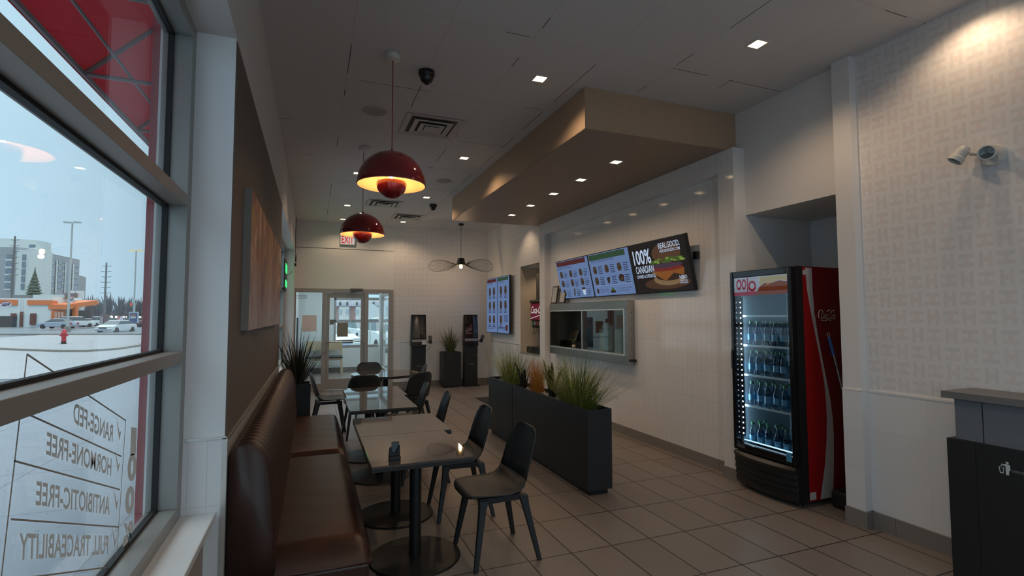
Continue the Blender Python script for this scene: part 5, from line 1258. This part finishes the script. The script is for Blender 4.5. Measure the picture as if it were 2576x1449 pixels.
# hydrant
p = gp(160, 866); HR = M('hydrant_red', (.42, .02, .035), .4, var=.1)
t = thing('fire_hydrant', 'red fire hydrant with black base in the wet lot outside the left window', 'hydrant', (p.x, p.y, GZ))
x, y = p.x, p.y
MB().lathe((x, y, GZ), [(.20, 0), (.20, .05), (.13, .06), (.12, .22)], 14, caps=True).build('base', BLACK, t)
MB().lathe((x, y, GZ), [(.13, .18), (.15, .25), (.12, .28), (.12, .68), (.16, .70), (.16, .75), (.13, .78), (.12, .88), (.06, .96), (.03, 1.0)], 16, caps=True).build('barrel', HR, t)
MB().tube([(x-.22, y, GZ+.60), (x+.22, y, GZ+.60)], .065, 10).build('side_outlets', HR, t)
MB().tube([(x, y-.2, GZ+.5), (x, y, GZ+.5)], .08, 10).build('front_outlet', HR, t)
# lamp posts
LP = M('galvanised', (.40, .45, .44), .5, metal=.3, var=.05)
def lamppost(px, pyt, d, label, lit):
    p = col_at(px, d); zt = zat(pyt, d, px)
    t = thing('lamp_post', label, 'lamp post', (p.x, p.y, GZ), 0, 'tall parking lot lamp posts')
    MB().tube([(p.x, p.y, GZ), (p.x, p.y, zt)], [.13, .09], 8).build('pole', LP, t)
    MB().cyl((p.x, p.y), .32, GZ, GZ+.7, 12).build('concrete_base', KERB, t)
    for sg in (-1, 1):
        q = p+RGT*sg*.55; MB().box(q.x-.35, q.y-.18, zt-.02, q.x+.35, q.y+.18, zt+.12).build('lamp_head', emis('lit_head', (.9, .75, .35), 1.2) if lit else LP, t)
lamppost(171, 558, 58, 'tall grey twin-head lamp post, the nearer one behind the hydrant', False)
lamppost(336, 630, 75, 'tall grey lamp post with two lit yellowish heads, right of the white car', True)
UT = M('weathered_pole', (.13, .135, .14), .8, var=.1)
def upole(px, pyt, d, label, n, w):
    p = col_at(px, d); zt = zat(pyt, d, px); t = thing('utility_pole', label, 'utility pole', (p.x, p.y, GZ), 0, 'utility poles beyond the lot')
    MB().tube([(p.x, p.y, GZ), (p.x, p.y, zt)], [.36, .22], 6).build('mast', UT, t)
    for i in range(n):
        z = zt-1.2-i*1.75; a, c = p-RGT*w*(.8+.2*(i % 2)), p+RGT*w
        MB().tube([(a.x, a.y, z+.15), (p.x, p.y, z-.1), (c.x, c.y, z+.15)], .09, 5).build('cross_arm', UT, t)
upole(27, 592, 150, 'tall dark utility pole in front of the apartment block', 7, 1.5)
upole(262, 660, 165, 'tall utility pole standing alone right of the apartment block', 6, 1.7)
upole(383, 700, 200, 'faint distant utility pole at the right edge of the near window', 3, 1.6)
# burger restaurant across the lot
SID = M('white_siding', (.60, .66, .66), .6, var=.02); ORG = M('orange_band', (.62, .17, .05), .55, var=.04); DOORB = M('brown_door', (.16, .07, .055), .5)
DG = M('dark_glazing', (.035, .045, .055), .2, var=.2)
D0 = 92; A_, B_, C_ = col_at(-60, 90), col_at(129, D0), col_at(205, 101)
br_ = thing('restaurant_building', 'low white restaurant with orange band, round logo signs and angled orange canopy across the lot', 'building', (B_.x, B_.y, GZ))
zr_ = zat(750, D0)
b = MB(); seg(b, A_, B_, GZ, zr_, 9); b.build('side_wall', SID, br_)
b = MB(); seg(b, B_, C_, GZ, zat(746, D0), .5); b.build('front_wall', SID, br_)
def lin(a, c, f): return a+(c-a)*f
def onwall(pxa, pxb): # plan points in front of the long wall
    out = []
    for q in (pxa, pxb):
        f = (q+60)/(129+60.); p = col_at(q, 1/((1-f)/90+f/D0)); out.append(p-p.normalized()*.25)
    return out
for a, c, z0, z1, mt, nm in ((-60, 41, 768, 754, ORG, 'orange_band'), (66, 129, 767, 755, ORG, 'orange_band'), (75, 90, 817, 788, DOORB, 'door'), (49, 57, 822, 784, DOORB, 'downpipe_cover'), (26, 40, 797, 788, DOORB, 'shutter'), (-20, 41, 825, 795, M('bin_enclosure', (.06, .065, .07), .8, var=.3, nscale=2), 'waste_enclosure')):
    p, q = onwall(a, c); seg(MB(), p, q, zat(z0, D0), zat(z1, D0), -.1)
    b = MB(); seg(b, p, q, zat(z0, D0), zat(z1, D0), .1); b.build(nm, mt, br_)
p, q = B_-(B_.normalized()*.2), lin(B_, C_, .55)-(B_.normalized()*.2)
b = MB(); seg(b, p, q, zat(767, D0), zat(755, D0), .2, zat(775, 97), zat(763, 97)); b.build('orange_band', ORG, br_)
cA, cB = col_at(165, 92), col_at(246, 100)
b = MB(); seg(b, cA, cB, zat(778, 92), zat(766, 92), 3.0, zat(766, 100), zat(755, 100)); b.build('canopy', ORG, br_)
b = MB(); seg(b, col_at(181, 94), col_at(190, 94), GZ, zat(768, 94), .6); b.build('canopy_pillar', ORG, br_)
b = MB(); seg(b, col_at(129, 91.5), col_at(164, 93), zat(812, 92), zat(781, 92), .3); b.build('poster_frame', ORG, br_)
for i in range(3):
    b = MB(); seg(b, col_at(137+8*i, 91.3+.3*i), col_at(143+8*i, 91.5+.3*i), zat(806, 92), zat(785, 92), .15); b.build('poster', M('poster_pale', (.45, .30, .26), .6, var=.4, nscale=1.2), br_)
b = MB(); seg(b, col_at(168, 95), col_at(181, 95), GZ, zat(778, 95), .3); seg(b, col_at(192, 96), col_at(228, 98), GZ, zat(781, 97), .3); b.build('glazing', DG, br_)
for px, py, d, w_, nm in ((14, 766, 88.5, 1.0, 'left'), (177, 754, 89.5, .62, 'right')):
    c = at(px, py, d); U, V = RGT, Vector((0, 0, 1)); n = -FWD
    g_ = MB(); g_.ellipse(c, 1.02*w_, .62*w_*(1 if nm == 'left' else 1.6), U, V, 24); g_.ellipse(c-FWD*-.12, 1.02*w_, .62*w_*(1 if nm == 'left' else 1.6), U, V, 24)
    so = g_.build('sign_disc', M('sign_white', (.62, .62, .64), .5), br_)
    g_ = MB(); text_box(g_, 'A&W', c+n*.05-U*.72*w_-V*.32*w_, U, V, 1.44*w_, .62*w_, .04, .2); g_.build('sign_lettering', M('sign_navy', (.10, .06, .14), .5), so)
    g_ = MB(); N_ = 12; h_ = .62*w_*(1 if nm == 'left' else 1.6)
    for i in range(N_):
        a0, a1 = .25+(pi-.5)*i/N_, .25+(pi-.5)*(i+1)/N_
        g_.quad(*[tuple(c+n*.05+U*1.02*w_*r*cos(a)+V*h_*r*sin(a)) for r, a in ((.99, a0), (.99, a1), (.80, a1), (.80, a0))])
    g_.build('sign_arc', M('sign_red', (.35, .04, .05), .5), so)
for a, c, z0, z1, mt in ((28, 70, 751, 742, UT), (80, 160, 750, 741, LP), (157, 170, 748, 737, UT)):
    b = MB(); seg(b, col_at(a, 95), col_at(c, 95), zat(z0, 95), zat(z1, 95), 2); b.build('roof_unit', mt, br_)
b = MB()
for q in (51, 58): p_ = col_at(q, 89.5); b.tube([(p_.x, p_.y, zat(783, 90)), (p_.x, p_.y, zat(752, 90))], .04, 5)
for i in range(7): p_, q_ = col_at(51, 89.5), col_at(58, 89.5); b.tube([(p_.x, p_.y, zat(781-4.5*i, 90)), (q_.x, q_.y, zat(781-4.5*i, 90))], .03, 4)
b.build('roof_ladder', LP, br_)
# store sign with triangle
t = thing('store_sign', 'white store sign with a red triangle and green leaf behind the restaurant roof', 'sign', tuple(at(187, 750, 120)))
b = MB(); seg(b, col_at(169, 120), col_at(206, 120), zat(752, 120), zat(731, 120), .4); b.build('panel', M('sign_board', (.66, .68, .70), .5), t)
c = at(190, 741, 119.4); b = MB(); b.add([c-RGT*.85+UPV*.2, c+RGT*.85+UPV*.2, c-UPV*.75], [(0, 1, 2)]); b.build('triangle', M('sign_red2', (.50, .03, .03), .5), t)
b = MB(); b.add([c-RGT*.35+UPV*.2, c+RGT*.3+UPV*.2, c+UPV*.62-RGT*.05], [(0, 1, 2)]); b.build('leaf', M('sign_green', (.03, .20, .10), .5), t)
b = MB(); seg(b, col_at(186, 120.3), col_at(189, 120.3), GZ, zat(752, 120), .3); b.build('post', UT, t)
# apartment block
APW = M('apartment_white', (.52, .57, .56), .7, var=.02, nscale=.2); APG = M('apartment_grey', (.27, .30, .32), .7, var=.03, nscale=.2); APD = M('apartment_glass', (.14, .20, .25), .2, var=.3, nscale=.3)
ap = thing('apartment_building', 'long white and grey apartment block with balconies beyond the restaurant', 'building', tuple(col_at(60, 205)))
def apseg(pa, da, pb, db, ya, yb_, m, nm, th=10, yc=None):
    b = MB(); za, zb2 = zat(ya, da, pa), zat(yb_ if yc is None else yc, db, pb); seg(b, col_at(pa, da), col_at(pb, db), GZ, za, th, GZ, zb2); return b.build(nm, m, ap)
apseg(-40, 200, 34, 200, 620, 620, APG, 'wing'); apseg(34, 200, 88, 202, 628, 626, APW, 'wing'); apseg(84, 203, 104, 206, 625, 628, APW, 'tower')
apseg(100, 206, 194, 245, 632, 653, APG, 'long_facade'); apseg(194, 246, 212, 255, 692, 697, APG, 'end_block')
b = MB(); seg(b, col_at(-40, 203), col_at(80, 206), zat(625, 203), zat(596, 203), 9, zat(625, 206), zat(602, 206)); b.build('penthouse', APW, ap)
def apwin(pa, da, pb, db, yt, yb_, nm='window', m=APD, off=.5):
    a, c = col_at(pa, da-off), col_at(pb, db-off); b = MB(); seg(b, a, c, zat(yb_, da, pa), zat(yt, da, pa), .2, zat(yb_, db, pb), zat(yt, db, pb)); b.build(nm, m, ap)
def DI(px): f = (px-100)/94; return 1/((1-f)/206+f/245)      # depth along the straight facade
for fl in range(5):
    y0_ = 640+fl*18.6
    apwin(7, 200, 22, 200, y0_, y0_+12); apwin(5, 199, 21, 199, y0_+12, y0_+15, 'balcony', APW, 1.2)
    apwin(36, 201, 41, 201, y0_-1, y0_+14); apwin(46, 201, 56, 201, y0_-1, y0_+14)
    if fl < 4: apwin(68, 202, 90, 203, y0_+1, y0_+15)
    for k_, (pa, pb) in enumerate(((104, 122), (123, 134), (141, 150), (152, 166), (171, 178), (181, 193))):
        d_, d2 = DI(pa), DI(pb); sc_ = (16.6-2.4*(pa-100)/94); yb0 = 644+(pa-100)*.22+fl*sc_
        apwin(pa, d_, pb, d2, yb0, yb0+sc_*.68)
        if k_ in (0, 1, 3, 4): apwin(pa-1, d_, pb-2, d2, yb0+sc_*.70, yb0+sc_*.84, 'balcony', APW, 1.0)
for (pa, pb) in ((111, 114), (136, 139), (159, 161), (178, 181)):
    d_ = DI(pa); apwin(pa, d_, pb, DI(pb), 648+(pa-100)*.2, 738, 'pilaster', APW, 1.3)
apwin(64, 203, 79, 203, 614, 622)
# evergreen and bare trees
EV = M('evergreen', (.055, .095, .07), .8, var=.4, nscale=1.5); TW = M('bare_twigs', (.125, .125, .15), .9, var=.25, nscale=.6)
p = col_at(82, 130); t = thing('evergreen_tree', 'dark green conifer standing behind the restaurant roof', 'tree', (p.x, p.y, GZ)); rr = random.Random(2); b = MB()
zt, zb2 = zat(681, 130), zat(770, 130)
for i in range(13):
    f = i/12; z = zt-(zt-zb2)*f; r = .25+2.9*f
    ring = [(p.x+r*(1 if k % 2 else .72)*rr.uniform(.85, 1.1)*cos(2*pi*k/18), p.y+r*(1 if k % 2 else .72)*rr.uniform(.85, 1.1)*sin(2*pi*k/18), z-.55) for k in range(18)]
    b.ring_loft([ring, [(p.x+.05*cos(2*pi*k/18), p.y+.05*sin(2*pi*k/18), z+1.0) for k in range(18)]])
b.build('foliage', EV, t); MB().tube([(p.x, p.y, GZ), (p.x, p.y, zt-1)], .2, 6).build('trunk', UT, t)
def far_tree(px, pyt, d, wpx, label):
    p = col_at(px, d); zt = zat(pyt, d); w = wpx/FPX*d/2; t = thing('bare_tree', label, 'tree', (p.x, p.y, GZ), 0, 'hazy bare trees on the skyline'); rr = random.Random(int(px)); b = MB()
    hgt = zt-GZ
    for i in range(240):
        a = rr.uniform(0, 2*pi); el = rr.uniform(.15, 1.5); L = hgt*rr.uniform(.35, .80)*(.75+.25*sin(el)); z0 = GZ+hgt*rr.uniform(.0, .22)
        ds = math.hypot(cos(el)*L, .01); k_ = w/max(hgt*.62, .1); dx, dy, dz = cos(a)*cos(el)*L*k_*1.5, sin(a)*cos(el)*L*k_, sin(el)*L
        q0 = Vector((p.x, p.y, z0)); q1 = q0+RGT*dx+Vector((0, dy, dz)); wd = w*.06; sd = RGT*wd*sin(el)+Vector((0, 0, wd*cos(el)))
        b.add([q0-sd*.6, q0+sd*.6, q0.lerp(q1, .7)+sd, q1, q0.lerp(q1, .7)-sd], [(0, 1, 2, 3, 4)])
    b.build('crown', TW, t); MB().tube([(p.x, p.y, GZ), (p.x, p.y, GZ+hgt*.6)], w*.05, 5).build('trunk', UT, t)
ft = ((228, 735, 190, 46, 'directly right of the apartment block end'), (247, 742, 120, 40, 'the reddish one in front of the utility pole'), (272, 731, 260, 52, 'with the highest domed crown behind the utility pole'), (303, 737, 230, 44, 'left of the lit lamp post'), (326, 741, 260, 40, 'directly behind the lit lamp post'), (352, 739, 240, 42, 'just right of the lit lamp post'), (376, 742, 220, 40, 'nearest the window frame edge'), (400, 744, 240, 44, 'partly hidden by the window frame'))
for q in ft: far_tree(q[0], q[1], q[2], q[3], 'hazy bare tree on the skyline, '+q[4])
# hedge strip and street furniture
b = MB(); rr = random.Random(5)
for i in range(60): q = gp(325+rr.uniform(0, 75), 822); b.sphere((q.x, q.y+rr.uniform(-1, 1), .35), rr.uniform(.4, .7), 6, 4)
tag(b.build('hedge', M('hedge_brown', (.10, .075, .085), .9, var=.3, nscale=2)), 'low brown hedge at the right end of the far lot', 'hedge')
d = 74; t = thing('advert_panel', 'blue advertising panel in a pale frame right of the white car', 'sign', tuple(col_at(334, d)))
b = MB(); seg(b, col_at(324, d), col_at(345, d), zat(813, d), zat(785, d), .3); b.build('frame', M('panel_frame', (.42, .50, .55), .4), t)
b = MB(); seg(b, col_at(326, d-.3), col_at(343, d-.3), zat(811, d), zat(787, d), .2); b.build('poster', M('poster_blue', (.04, .09, .24), .4, var=.3, nscale=1), t)
b = MB(); seg(b, col_at(328, d-.5), col_at(340, d-.5), zat(794, d), zat(791.5, d), .1); b.build('poster_headline', ORG, t)
b = MB(); seg(b, col_at(328, d-.5), col_at(340, d-.5), zat(801, d), zat(796, d), .1); b.build('poster_picture', M('poster_pale2', (.45, .5, .5), .5, var=.5, nscale=3), t)
b = MB(); seg(b, col_at(331, d), col_at(338, d), GZ, zat(812, d), .3); b.build('plinth', UT, t)
d = 66; t = thing('brick_pillar_sign', 'brown pillar with a pale panel just left behind the white sedan', 'pillar', tuple(col_at(256, d)))
b = MB(); seg(b, col_at(251, d), col_at(262, d), GZ, zat(790, d), .8); b.build('pillar', M('pillar_brown', (.13, .085, .085), .8), t)
b = MB(); seg(b, col_at(252, d-.2), col_at(258, d-.2), zat(818, d), zat(796, d), .1); b.build('panel', M('pillar_panel', (.30, .27, .28), .7, var=.3), t)
d = 90; t = thing('corner_sign', 'small white and red diagonal sign behind the white sedan', 'sign', tuple(col_at(300, d)))
b = MB(); seg(b, col_at(294, d), col_at(307, d), zat(806, d), zat(795, d), .2); b.build('panel', M('corner_white', (.55, .57, .66), .5), t)
c = at(297, 800, d-.4); b = MB(); b.add([at(294, 805.5, d-.4), at(298, 795, d-.4), at(305, 795, d-.4), at(297, 805.5, d-.4)], [(0, 1, 2, 3)]); b.build('red_stripe', M('corner_red', (.42, .10, .08), .5), t)
b = MB(); p = col_at(300, d+.1); b.tube([(p.x, p.y, GZ), (p.x, p.y, zat(806, d))], .06, 5); b.build('post', UT, t)
def traffic(px, py, d, label):
    t = thing('traffic_light', label, 'traffic light', tuple(at(px, py, d)), 0, 'red traffic lights beyond the lot')
    c = at(px, py, d); MB().box(c.x-.28, c.y-.15, c.z-.9, c.x+.28, c.y+.15, c.z+.35).build('housing', M('signal_yellow', (.20, .17, .08), .6), t)
    MB().sphere((c.x, c.y-.16, c.z), .26, 10, 6).build('red_lamp', emis('signal_red', (1, .06, .08), 1.6), t)
    p = c+RGT*1.2; MB().tube([(c.x, c.y, c.z+.3), (p.x, p.y, c.z+.4), (p.x, p.y, GZ)], .08, 5).build('mast', LP, t)
traffic(330, 765, 150, 'red traffic light just left of the lit lamp post'); traffic(378, 785, 130, 'red traffic light lower down near the window frame')
# cars
TY = M('tyre', (.02, .02, .022), .7); CG_ = M('car_glass', (.06, .085, .10), .1, var=.1)
def car(px, py, d, head, paint, label, grp, rear=False, suv=False, z=None, L=4.4):
    p = col_at(px, d); z0 = GZ+.14 if z is None else z
    t = thing('car', label, 'car', (p.x, p.y, z0), head, grp)
    PM = M('paint_'+paint[0], paint[1], .25, spec=.6, coat=.5, var=0); W_ = .88; h2 = 1.72 if suv else 1.42
    k = L/4.4
    prof = [(-2.15, .28), (2.1, .25), (2.2, .5), (2.1, .72), (1.25, .92), (-1.6, .98), (-2.1, .95), (-2.2, .6)] if not suv else [(-2.15, .3), (2.1, .28), (2.2, .6), (2.1, .85), (1.2, 1.05), (-2.1, 1.08), (-2.2, .6)]
    MB().prism([(a*k, b_) for a, b_ in prof], 'x', -W_, W_).build('body', PM, t, world=False, bevel=.06)
    zb_ = .92 if not suv else 1.04; c0, c1, r0, r1 = (-1.75, 1.15, -1.05, .35) if not suv else (-2.1, 1.15, -1.85, .45)
    MB().hexa([(-W_*.95, c0*k, zb_), (W_*.95, c0*k, zb_), (W_*.95, c1*k, zb_), (-W_*.95, c1*k, zb_), (-W_*.74, r0*k, h2-.03), (W_*.74, r0*k, h2-.03), (W_*.74, r1*k, h2-.03), (-W_*.74, r1*k, h2-.03)]).build('windows', CG_, t, world=False, bevel=.03)
    MB().hexa([(-W_*.76, r0*k, h2-.06), (W_*.76, r0*k, h2-.06), (W_*.76, r1*k, h2-.06), (-W_*.76, r1*k, h2-.06), (-W_*.7, (r0+.1)*k, h2), (W_*.7, (r0+.1)*k, h2), (W_*.7, (r1-.1)*k, h2), (-W_*.7, (r1-.1)*k, h2)]).build('roof', PM, t, world=False)
    for sx_ in (-1, 1):
        for yy in (-1.35, 1.32): MB().tube([(sx_*(W_-.16), yy*k, .32), (sx_*(W_+.02), yy*k, .32)], .32, 16).build('wheel', TY, t, world=False)
        MB().box(sx_*W_*.55, -2.22*k, .62, sx_*W_*.98, -2.0*k, .85).build('tail_light', emis('tail_red', (.9, .05, .04), .9) if rear else M('tail_dull', (.35, .03, .03), .3), t, world=False)
        MB().box(sx_*W_*.5, 2.0*k, .55, sx_*W_*.97, 2.16*k, .72).build('headlight', M('headlamp', (.5, .52, .5), .1), t, world=False)
    MB().box(-W_*.45, 2.1*k, .50, W_*.45, 2.205*k, .66).build('grille', BLACK, t, world=False)
    MB().box(-.25, 2.19*k, .36, .25, 2.22*k, .47).build('number_plate', M('plate', (.30, .38, .55), .5), t, world=False)
    return t
WHT = ('white', (.62, .68, .70)); CGp = 'cars parked across the lot'
car(294, 836, 57, radians(164), WHT, 'white sedan facing the hydrant, nearest car in the far lot', CGp, z=GZ+.02)
car(146, 826, 72, radians(75), ('silverblue', (.28, .36, .44)), 'blue-grey hatchback seen from behind, beside the nearer lamp post', CGp)
car(194, 824, 80, radians(-42), WHT, 'white sport utility car with glowing red tail lights', CGp, True, True)
car(230, 824, 90, radians(-62), ('slate', (.10, .13, .16)), 'dark slate sedan between the two white cars', CGp, True)
car(268, 822, 88, radians(-72), WHT, 'white sport utility car partly behind the brown pillar', CGp, False, True)
DARKCAR = M('distant_car_paint', (.08, .09, .10), .4)
for px, s_ in ((280, 1.0), (291, .5), (312, .5), (344, .6), (353, .5)):
    p = at(px, 797.5, 152 if px in (291, 353) else 140); t = thing('distant_car', 'distant dark car with glowing headlights, '+{280: 'largest, left end', 291: 'small one next to the largest', 312: 'faint one left of the blue panel', 344: 'just right of the blue panel', 353: 'rightmost of the row'}[px], 'car', (p.x, p.y, GZ), 0, 'distant cars with lit headlights')
    MB().box(p.x-.35, p.y+.3, GZ, p.x+1.45, p.y+4, GZ+.95).build('body', DARKCAR, t, bevel=.1); MB().box(p.x-.2, p.y+1.3, GZ+.95, p.x+1.3, p.y+3.4, GZ+1.4).build('cabin', CG_, t, bevel=.15)
    b = MB(); b.sphere((p.x, p.y, p.z), .28*s_+.1, 8, 6); b.sphere((p.x+1.1*s_, p.y, p.z), .24*s_+.08, 8, 6); b.build('lamps', emis('headlight_glow', (1, .9, .75), 2.5), t)
# beyond the vestibule: town houses, pale lot, cars
MB().box(-25, 19, GZ, 40, 90, GZ+.02).build('ground_pale', M('pale_lot', (.24, .265, .28), .6, var=.12, nscale=.3), kind=S)
BRK = M('house_brick', (.38, .20, .17), .8, var=.1, nscale=2); HWH = M('house_cream', (.58, .56, .55), .7); ROOF = M('house_roof', (.20, .22, .28), .8)
def house(pa, pb, d, label):
    a, c = col_at(pa, d), col_at(pb, d); t = thing('town_house', label, 'house', tuple(lin(a, c, .5)), 0, 'town houses beyond the entrance')
    z = lambda py: zat(py, d, 900)
    b = MB(); seg(b, a, c, GZ, z(770), 8); b.build('brick_wall', BRK, t)
    b = MB(); seg(b, lin(a, c, .25)-Vector((0, .3, 0)), lin(a, c, .85)-Vector((0, .3, 0)), GZ, z(771), .3); b.build('cream_bay', HWH, t)
    b = MB(); n = Vector((0, 1, 0)); A, C = a-n*.4, c-n*.4
    b.hexa([(A.x, A.y, z(770)), (C.x, C.y, z(770)), (C.x, C.y+9, z(770)), (A.x, A.y+9, z(770)), (A.x, A.y+3.5, z(747)), (C.x, C.y+3.5, z(747)), (C.x, C.y+4.5, z(747)), (A.x, A.y+4.5, z(747))]); b.build('roof', ROOF, t)
    for f in (.30, .74):
        p, q = lin(a, c, f-.13)-n*.1, lin(a, c, f+.13)-n*.1; m_ = lin(p, q, .5)
        b = MB(); b.add([(p.x, p.y, z(769)), (q.x, q.y, z(769)), (q.x, q.y, z(757)), (m_.x, m_.y, z(748)), (p.x, p.y, z(757)), (p.x, p.y+3, z(769)), (q.x, q.y+3, z(769)), (q.x, q.y+3, z(757)), (m_.x, m_.y+3, z(748)), (p.x, p.y+3, z(757))], [(0, 1, 2, 3, 4), (5, 9, 8, 7, 6), (0, 5, 6, 1), (1, 6, 7, 2), (2, 7, 8, 3), (3, 8, 9, 4), (4, 9, 5, 0)])
        dm = b.build('dormer', HWH, t); p2, q2 = lin(a, c, f-.06)-n*.3, lin(a, c, f+.06)-n*.3
        b = MB(); seg(b, p2, q2, z(768), z(760), .1); b.build('dormer_window', DG, dm)
        b = MB(); seg(b, lin(a, c, f-.08)-n*.5, lin(a, c, f+.08)-n*.5, z(789), z(778), .1); b.build('window', M('pale_glazing', (.30, .36, .40), .3), t)
for i in range(5): house(800+42*i, 841+42*i, 62, 'cream and brick dormered town house, '+('leftmost, mostly hidden by the partition', 'behind the left of the door pane', 'behind the right of the door pane', 'seen through the right sidelight', 'rightmost, behind the side door')[i])
for px, hd, d, lab in ((824, radians(200), 26, 'white car seen through the entrance door, left one'), (912, radians(196), 38, 'white car seen through the entrance door, right of the taped notice'), (970, radians(190), 27, 'white sport utility car seen through the right sidelight')):
    car(px, 0, d, hd, WHT, lab, 'white cars outside the vestibule', z=GZ+.02, suv=px == 970)
b = MB(); rr = random.Random(6)
for i in range(60): q = col_at(rr.uniform(870, 925), 46); b.sphere((q.x, q.y+rr.uniform(-1, 1), rr.uniform(0, .9)), rr.uniform(.15, .35), 6, 4)
tag(b.build('shrub', M('shrub_brown', (.22, .13, .12), .9, var=.4, nscale=3)), 'reddish brown shrub seen through the glass door behind the cars', 'shrub')
c = at(932, 782, 22); t = thing('stop_sign', 'back of an octagonal road sign seen through the right sidelight', 'sign', tuple(c))
b = MB(); b.ring_loft([[tuple(c+Vector((.33*cos(pi/8+pi/4*i), dy, .33*sin(pi/8+pi/4*i)))) for i in range(8)] for dy in (0, .02)]); b.build('plate', M('sign_back', (.55, .58, .60), .4), t)
MB().tube([(c.x, c.y+.04, GZ), (c.x, c.y+.04, c.z+.2)], .03, 6).build('post', LP, t)
